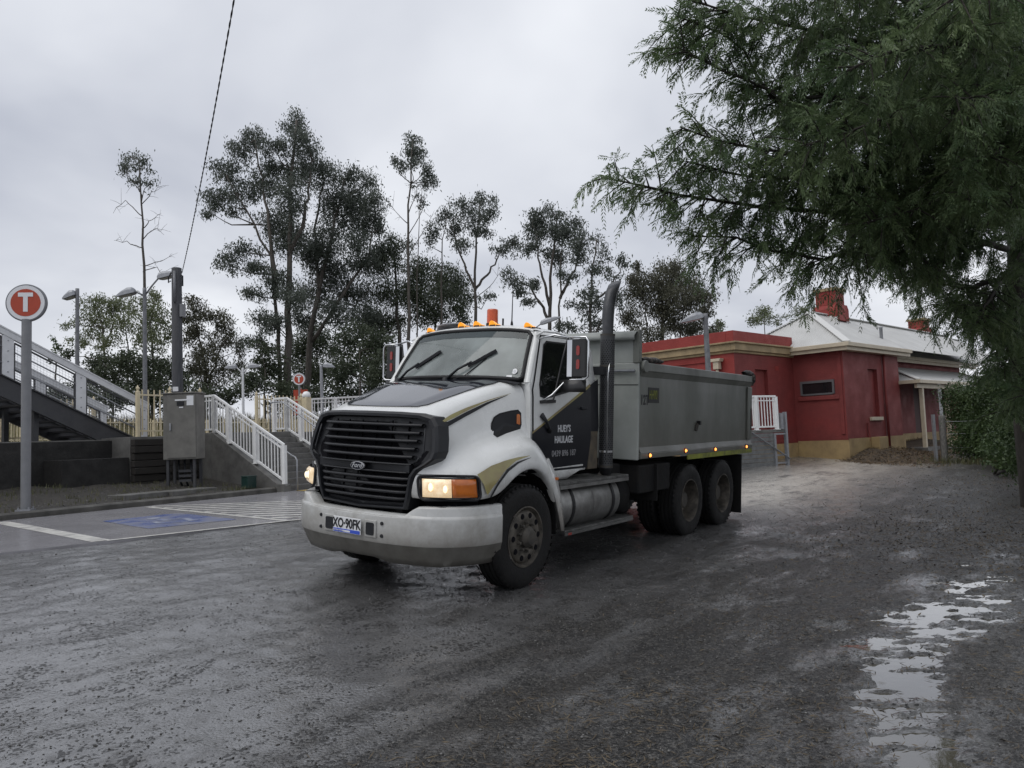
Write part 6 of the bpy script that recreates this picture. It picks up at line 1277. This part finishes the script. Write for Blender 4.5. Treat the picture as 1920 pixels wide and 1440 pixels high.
tree('gum_tree', 40, [(999, 410, 23, 20), (1038, 400, 28, 16), (1064, 426, 28, 27), (1009, 432, 30, 23), (1044, 439, 33, 27), (1082, 453, 23, 23), (992, 463, 23, 16), (1044, 477, 38, 18), (1085, 481, 20, 18), (961, 460, 12, 20), (961, 525, 18, 22), (1002, 532, 18, 13), (992, 566, 15, 11), (1064, 515, 23, 13), (975, 550, 15, 15)],
     [[(1032, 790), (1031, 620), (1030, 540), (1038, 470), (1045, 405)], [(1031, 575), (1010, 480), (1005, 430)], [(1050, 770), (1050, 560), (1052, 470), (1065, 420)], [(1028, 600), (1000, 545), (965, 520)], [(1050, 560), (1075, 510), (1090, 470)]], 'round-topped dark gum with forking trunks rising behind the cab roof', thick=1.0, dens=1.0)
tree('gum_tree', 39, [(1118, 447, 13, 13), (1133, 474, 18, 20), (1171, 487, 15, 20), (1106, 508, 18, 14), (1140, 515, 23, 16), (1102, 549, 28, 22), (1113, 582, 28, 22), (1078, 572, 20, 16), (1150, 560, 20, 20), (1125, 615, 35, 20), (1065, 610, 30, 18)],
     [[(1106, 790), (1106, 620), (1108, 530), (1118, 450)], [(1107, 570), (1145, 540), (1171, 487)], [(1107, 640), (1140, 580), (1160, 560)]], 'slender pale gum left of the exhaust stack', thick=.8, dens=.65, leaf='leaf_gum', bare=[[(1107, 600), (1165, 545), (1195, 510)]])
tree('gum_tree', 44, [(1195, 503, 13, 11), (1257, 507, 33, 20), (1284, 526, 38, 27), (1209, 526, 33, 22), (1236, 533, 38, 32), (1318, 557, 22, 26), (1284, 566, 42, 32), (1192, 556, 28, 28), (1236, 577, 42, 36), (1325, 588, 18, 22), (1181, 601, 24, 20), (1267, 606, 40, 25), (1310, 620, 30, 20), (1215, 625, 35, 20)],
     [[(1240, 800), (1243, 680), (1240, 600), (1245, 520)], [(1225, 760), (1215, 640), (1205, 540)], [(1262, 760), (1275, 640), (1285, 540)]], 'broad brownish-green tree right of the exhaust stack', leaf='leaf_brown', thick=1.1, dens=1.15)
tree('gum_tree', 38, [(250, 297, 18, 14), (262, 313, 22, 17), (238, 318, 16, 14), (283, 345, 16, 9), (255, 340, 14, 10), (228, 312, 7, 5)], [[(272, 790), (271, 600), (268, 450), (264, 380), (262, 300)]], 'lone thin half-bare gum above the twin lamp post', dens=.62, thick=.75,
     bare=[[(266, 405), (235, 375), (212, 400)], [(268, 465), (240, 455), (212, 450)], [(266, 430), (290, 405), (302, 400)], [(264, 385), (285, 360), (303, 350)], [(268, 500), (300, 490), (325, 478)], [(267, 450), (295, 425), (308, 440)], [(268, 510), (295, 500), (305, 520)], [(262, 360), (245, 335), (232, 325)]])
tree('wattle_tree', 44, [(174, 573, 28, 22), (202, 574, 28, 22), (229, 577, 26, 22), (163, 598, 23, 20), (198, 607, 32, 22), (233, 609, 30, 25), (131, 611, 14, 11), (167, 629, 28, 17), (150, 640, 20, 14), (205, 640, 28, 18)], [[(195, 770), (197, 660), (190, 610), (180, 575)], [(238, 760), (240, 650), (232, 590)], [(197, 650), (215, 600), (205, 570)]], 'airy pale olive tree left of the twin lamp post', leaf='leaf_pale', dens=.62, thick=.8, L=.17)
tree('wattle_tree', 42, [(266, 574, 24, 22), (294, 561, 20, 16), (272, 604, 26, 27), (300, 596, 26, 27), (300, 635, 27, 26), (268, 640, 24, 20)], [[(288, 770), (286, 660), (280, 610), (290, 565)]], 'green-brown tree between the twin lamp post and the power pole', leaf='leaf_pale', dens=.8, thick=.8, L=.18)
tree('wattle_tree', 43, [(364, 569, 26, 14), (360, 595, 28, 20), (397, 595, 32, 20), (364, 629, 32, 27), (418, 612, 24, 18), (421, 638, 30, 23), (450, 656, 15, 22), (395, 666, 38, 28), (364, 688, 36, 28), (438, 688, 28, 18), (400, 715, 40, 22)], [[(385, 780), (386, 690), (375, 640), (362, 580)], [(390, 720), (415, 650), (440, 620)]], 'spreading olive tree right of the power pole', leaf='leaf_brown', dens=.85, thick=.8, L=.18)
for i, (lob, tr, lb) in enumerate((
    ([(189, 678, 33, 20), (233, 673, 38, 23), (211, 700, 42, 28), (170, 705, 25, 20), (132, 668, 12, 13)], [[(212, 780), (212, 700), (215, 680)]], 'dark rounded bush behind the footbridge balustrade'),
    ([(277, 678, 32, 27), (255, 716, 45, 24), (299, 710, 36, 28), (330, 700, 25, 28)], [[(280, 780), (280, 700)]], 'dark green bush behind the twin lamp post'),
    ([(106, 648, 10, 14), (98, 668, 9, 12)], [[(104, 780), (104, 660)]], 'small light green shrub tip above the footbridge rail'),
    ([(500, 690, 38, 32), (470, 715, 32, 22), (450, 735, 26, 16), (520, 730, 40, 20), (488, 655, 26, 22)], [[(495, 790), (497, 690)]], 'dark bush behind the stairs below the tallest gum'),
    ([(560, 660, 42, 36), (600, 640, 40, 36), (575, 705, 45, 30), (620, 690, 42, 32)], [[(590, 790), (588, 680)]], 'dark bush behind the small T sign'),
    ([(660, 640, 40, 36), (690, 660, 38, 40), (650, 695, 42, 32), (705, 700, 36, 30), (720, 650, 30, 30), (740, 680, 26, 30)], [[(675, 790), (675, 660)]], 'dark bush behind the ramp balustrade, left of the windscreen'),
    ([(150, 735, 40, 25), (215, 745, 45, 28), (105, 740, 30, 22)], [[(180, 800), (180, 740)]], 'low dark scrub behind the footbridge flight'),
    ([(290, 745, 45, 28), (350, 745, 45, 28), (405, 748, 42, 24)], [[(340, 800), (340, 745)]], 'low dark scrub behind the power pole'),
    ([(540, 755, 40, 22), (600, 745, 45, 26), (660, 740, 45, 26), (720, 735, 45, 26)], [[(620, 800), (620, 745)]], 'low dark scrub behind the ramp balustrade'),
    ([(1430, 588, 26, 17), (1415, 600, 18, 13), (1455, 596, 20, 13)], [[(1432, 640), (1432, 590)]], 'pale airy tree showing over the red parapet'),
    ([(1500, 584, 18, 8), (1518, 588, 12, 7)], [[(1502, 640), (1502, 586)]], 'green tree top just left of the chimney'),
    ([(1350, 606, 16, 14), (1335, 625, 20, 14)], [[(1348, 690), (1346, 610)]], 'small bright green tree beside the lamp above the tipper'))):
    dk = i in (0, 1, 3, 4, 5, 6, 7, 8)
    tree('bush', [38, 40, 36, 38, 46, 37, 37, 38, 40, 58, 62, 46][i], lob, tr, lb, leaf='leaf_dark' if dk else ('leaf_pale' if i != 2 else 'leaf_hedge'), dens=1.25 if dk else .75, thick=.6, L=.19, W=.075, cat='bush' if dk else 'tree', group='bushes and trees in the background', droop=.4, zb=1.6)

# ================================================================== HEDGE BY THE GATE POST
def leafy_mass(name, lobes, leaf, n, L, W, label, cat, org, stem=True, group=None):
    rng = np.random.default_rng(TSEED[0] + 500); TSEED[0] += 1; e = empty(name, base(org, 0)); tag(e, label, cat, group); o = np.array(org, float)
    C = [np.array(l[:3]) - o for l in lobes]; R = [l[3:] for l in lobes]
    V, Fq = leaf_cloud(C, R, n, L, W, .5, rng); fast('foliage', V, Fq, leaf, e); b = MB()
    for c in C:
        for _ in range(2): b.tube(lerp_path([(c[0] * .5 + rng.normal(0, .2), c[1] * .5 + rng.normal(0, .2), -.1), c * .6 + rng.normal(0, .15, 3), c + rng.normal(0, .2, 3)], 6), np.linspace(.035, .008, 6), 5)
    b.build('stems', 'bark_near', e, smooth=True, fix=False); return e
def lob(px_, py_, D, rx, ry, dp=.8):
    c = at(px_, py_, D); k = D / F_PX; return (*c, rx * k, max(dp, rx * k), ry * k)
hb_ = onG(1850, 862)
leafy_mass('hedge', [lob(1805, 745, 26.5, 28, 22), (lob(1845, 735, 25.5, 40, 28)), lob(1885, 720, 24, 40, 32), lob(1812, 785, 26.5, 32, 35), lob(1855, 790, 25, 45, 45), lob(1905, 780, 23, 40, 50), lob(1840, 832, 25, 50, 32), lob(1900, 840, 22, 45, 35), lob(1950, 760, 20.5, 50, 60), lob(1960, 840, 20, 50, 40), lob(1905, 850, 16, 40, 35), lob(1930, 800, 15, 35, 60), lob(1935, 870, 14.5, 40, 30)], 'leaf_hedge', 60000, .085, .045, 'dense green creeper hedge behind the weathered gate post', 'hedge', (hb_[0], hb_[1], hb_[2]))
P = np.stack([RNG.normal(hb_[0] - .3, 1.0, 160), RNG.normal(hb_[1] - 1.4, .5, 160)], -1); tag(blades('verge_weeds', P, g, .22, .015, 'weed', per=8, spread=.12), 'low green weeds at the foot of the gate post and hedge', 'weeds')

# ================================================================== NEAR OVERHANGING TREE (upper right)
nt_p = at(1925, 800, 14); ntb = np.array([nt_p[0], nt_p[1], float(g(nt_p[0], nt_p[1])) - .1])
nt = empty('overhanging_tree', base(ntb, 0)); tag(nt, 'large dark feathery-leaved tree hanging over the yard from the right', 'tree')
rng = np.random.default_rng(77)
def A(x, y, D): return at(x, y, D) - ntb
trunk = [np.array([0, 0, -.2]), A(1918, 760, 13.8), A(1908, 600, 13), A(1905, 430, 12.4), A(1890, 250, 12.2), A(1880, 60, 12.0), A(1860, -180, 11.8)]
wood = MB(); wood.tube(lerp_path(trunk, 24), np.linspace(.20, .07, 24), 10)
limbs = [  # pixel + depth guide points of the main limbs
    [(1895, 420, 12.3), (1700, 400, 10.8), (1560, 390, 9.8), (1400, 372, 9.0), (1260, 350, 8.6), (1135, 325, 8.4)],
    [(1900, 470, 12.3), (1720, 425, 11.0), (1600, 475, 10.0), (1540, 495, 9.6), (1450, 478, 9.2), (1380, 455, 9.0), (1300, 455, 8.9)],
    [(1890, 260, 12.2), (1680, 260, 10.4), (1500, 230, 9.2), (1420, 150, 8.6), (1370, 60, 8.3), (1250, 12, 8.0)],
    [(1885, 200, 12.1), (1650, 180, 10.0), (1480, 170, 8.8), (1380, 130, 8.2), (1265, 75, 8.0)],
    [(1890, 330, 12.2), (1650, 330, 10.2), (1480, 300, 9.0), (1360, 280, 8.5), (1265, 250, 8.3)],
    [(1895, 380, 12.2), (1700, 370, 10.6), (1520, 330, 9.4), (1400, 330, 8.8), (1290, 300, 8.5)],
    [(1880, 120, 12.0), (1640, 80, 9.6), (1500, 40, 8.6), (1380, 10, 8.0), (1300, -20, 7.8)],
    [(1880, 60, 12.0), (1700, 0, 9.4), (1560, -60, 8.0), (1450, -100, 7.4)],
    [(1900, 520, 12.3), (1800, 540, 11.4), (1730, 490, 10.8), (1680, 500, 10.4)],
    [(1905, 580, 12.4), (1850, 620, 11.8), (1820, 570, 11.4), (1795, 580, 11.2)],
    [(1905, 500, 12.3), (1870, 560, 11.0), (1850, 600, 10.6), (1830, 620, 10.4)],
    [(1900, 300, 12.2), (1800, 350, 10.0), (1700, 400, 9.0), (1600, 430, 8.6)],
    [(1890, 220, 12.2), (1820, 200, 9.4), (1720, 210, 8.2), (1600, 240, 7.6), (1510, 270, 7.3)],
    [(1885, 140, 12.1), (1850, 100, 9.0), (1760, 80, 7.6), (1650, 100, 7.0), (1560, 140, 6.8)],
    [(1890, 300, 12.2), (1930, 300, 10), (1900, 330, 8.4), (1820, 380, 7.8)],
    [(1880, 50, 12.0), (1900, 0, 9), (1880, -20, 7.4), (1800, 10, 6.8)],
    [(1900, 400, 12.3), (1960, 420, 11), (1990, 480, 10), (1960, 560, 9.6)],
    [(1890, 200, 12.1), (1980, 160, 10.5), (2000, 200, 9), (1960, 260, 8)],
    [(1905, 520, 12.3), (1980, 600, 11.4), (1960, 700, 10.8), (1930, 740, 10.6)],
    [(1880, 100, 12.0), (1740, 140, 11.5), (1620, 150, 11.4), (1520, 120, 11.2)],
    [(1890, 280, 12.2), (1760, 310, 12.2), (1640, 400, 12), (1560, 410, 11.8)],
    [(1900, 440, 12.3), (1820, 470, 12.4), (1760, 480, 12.2), (1730, 515, 12)],
    [(1905, 560, 12.8), (1900, 610, 11.8), (1885, 660, 11.5), (1880, 700, 11.4)], [(1915, 600, 13), (1940, 640, 12), (1925, 720, 11.6), (1905, 770, 11.5)],
    [(1890, 240, 12.2), (1780, 260, 11), (1660, 320, 10.4), (1580, 340, 10)], [(1885, 160, 12.1), (1760, 190, 10.8), (1640, 220, 10.2), (1540, 200, 9.8), (1450, 240, 9.4)],
    [(1900, 350, 12.3), (1830, 330, 10.6), (1740, 360, 9.6), (1640, 380, 9.2)], [(1880, 80, 12), (1790, 60, 10.6), (1680, 30, 9.8), (1580, 20, 9.2), (1480, 60, 8.8)],
    [(1880, 20, 12), (1820, -40, 9.6), (1700, -60, 8.6), (1600, -30, 8)], [(1890, 260, 12.2), (1880, 240, 9.6), (1850, 280, 8.4), (1760, 300, 7.8)],
    [(1900, 420, 12.3), (1780, 430, 11.6), (1680, 440, 11.2), (1600, 455, 11)], [(1885, 180, 12.1), (1920, 140, 9.4), (1890, 180, 7.6), (1800, 170, 7)],
]
tips = []
for lb in limbs:
    P = lerp_path([A(*q) for q in lb], 26); P[2:] += np.cumsum(rng.normal(0, .012, P[2:].shape), 0); Lm = np.sum(np.linalg.norm(np.diff(P, axis=0), axis=1))
    wood.tube(P, np.linspace(.055, .009, 26), 6)
    nb = int(Lm / .078)
    for k in range(nb):
        t = .10 + .90 * ((k + rng.random() * .6) / nb) ** .85; i = min(24, int(t * 25)); p = P[i] + (P[i + 1] - P[i]) * (t * 25 - i); tan = P[i + 1] - P[i]; tan /= np.linalg.norm(tan)
        u = rng.normal(size=3); u -= tan * (u @ tan); u /= np.linalg.norm(u); d = tan * rng.uniform(.35, .9) + u * rng.uniform(.5, 1.0); d[2] -= .12; d /= np.linalg.norm(d)
        l = rng.uniform(.30, .95) * (1.0 - .42 * max(0, t - .55) / .45)
        Q = [p, p + d * l * .4, p + d * l * .75 + (0, 0, -.05 * l), p + d * l + (0, 0, -.16 * l)]; Q = lerp_path(Q, 7); wood.tube(Q, np.linspace(.011, .003, 7), 4)
        for m_ in range(max(4, int(l / .042))):
            tt = rng.uniform(.12, 1); j = min(5, int(tt * 6)); tips.append((Q[j] + (Q[j + 1] - Q[j]) * (tt * 6 - j), (Q[j + 1] - Q[j]) / np.linalg.norm(Q[j + 1] - Q[j])))
    for m_ in range(22): tips.append((P[-1] - (P[-1] - P[-3]) * rng.random() * 2, (P[-1] - P[-3]) / np.linalg.norm(P[-1] - P[-3])))
wood.build('trunk', 'bark_near', nt, smooth=True, fix=False)
n = len(tips); p = np.array([a for a, b in tips]); tn = np.array([b for a, b in tips])
u = rng.normal(size=(n, 3)); u -= tn * np.sum(u * tn, 1)[:, None]; u /= np.linalg.norm(u, axis=1)[:, None]
d = tn * rng.uniform(.4, 1.0, (n, 1)) + u * rng.uniform(.4, 1, (n, 1)); d[:, 2] -= rng.uniform(.05, .55, n); d /= np.linalg.norm(d, axis=1)[:, None]
ln = rng.uniform(.13, .29, n); side = np.cross(d, rng.normal(size=(n, 3)) + (0, 0, 1.5)); side /= np.linalg.norm(side, axis=1)[:, None]
PAIRS = 8; verts = []
for k in range(PAIRS):
    t = (k + .6) / PAIRS; b0 = p + d * (ln * t)[:, None] + np.array([0, 0, -1]) * (ln * .22 * t * t)[:, None]
    for sg in (-1, 1):
        ll = (.080 * (1 - .45 * t) * rng.uniform(.7, 1.25, n))[:, None]; dr = side * sg * rng.uniform(.45, .8, (n, 1)) + d * .75; dr[:, 2] -= .22; dr /= np.linalg.norm(dr, axis=1)[:, None]
        wv = np.cross(dr, rng.normal(0, .5, (n, 3)) + np.cross(d, side)); wv /= np.linalg.norm(wv, axis=1)[:, None]; w = .0068 * rng.uniform(.8, 1.3, (n, 1))
        verts.append(np.stack([b0, b0 + dr * ll * .45 + wv * w, b0 + dr * ll + np.array([0, 0, -1]) * ll * .12, b0 + dr * ll * .45 - wv * w], 1))
V = np.concatenate(verts); fast('crown', V.reshape(-1, 3), np.arange(len(V) * 4).reshape(-1, 4), 'leaf_near', nt)
print('near sprays', n, 'leaflets', len(V))
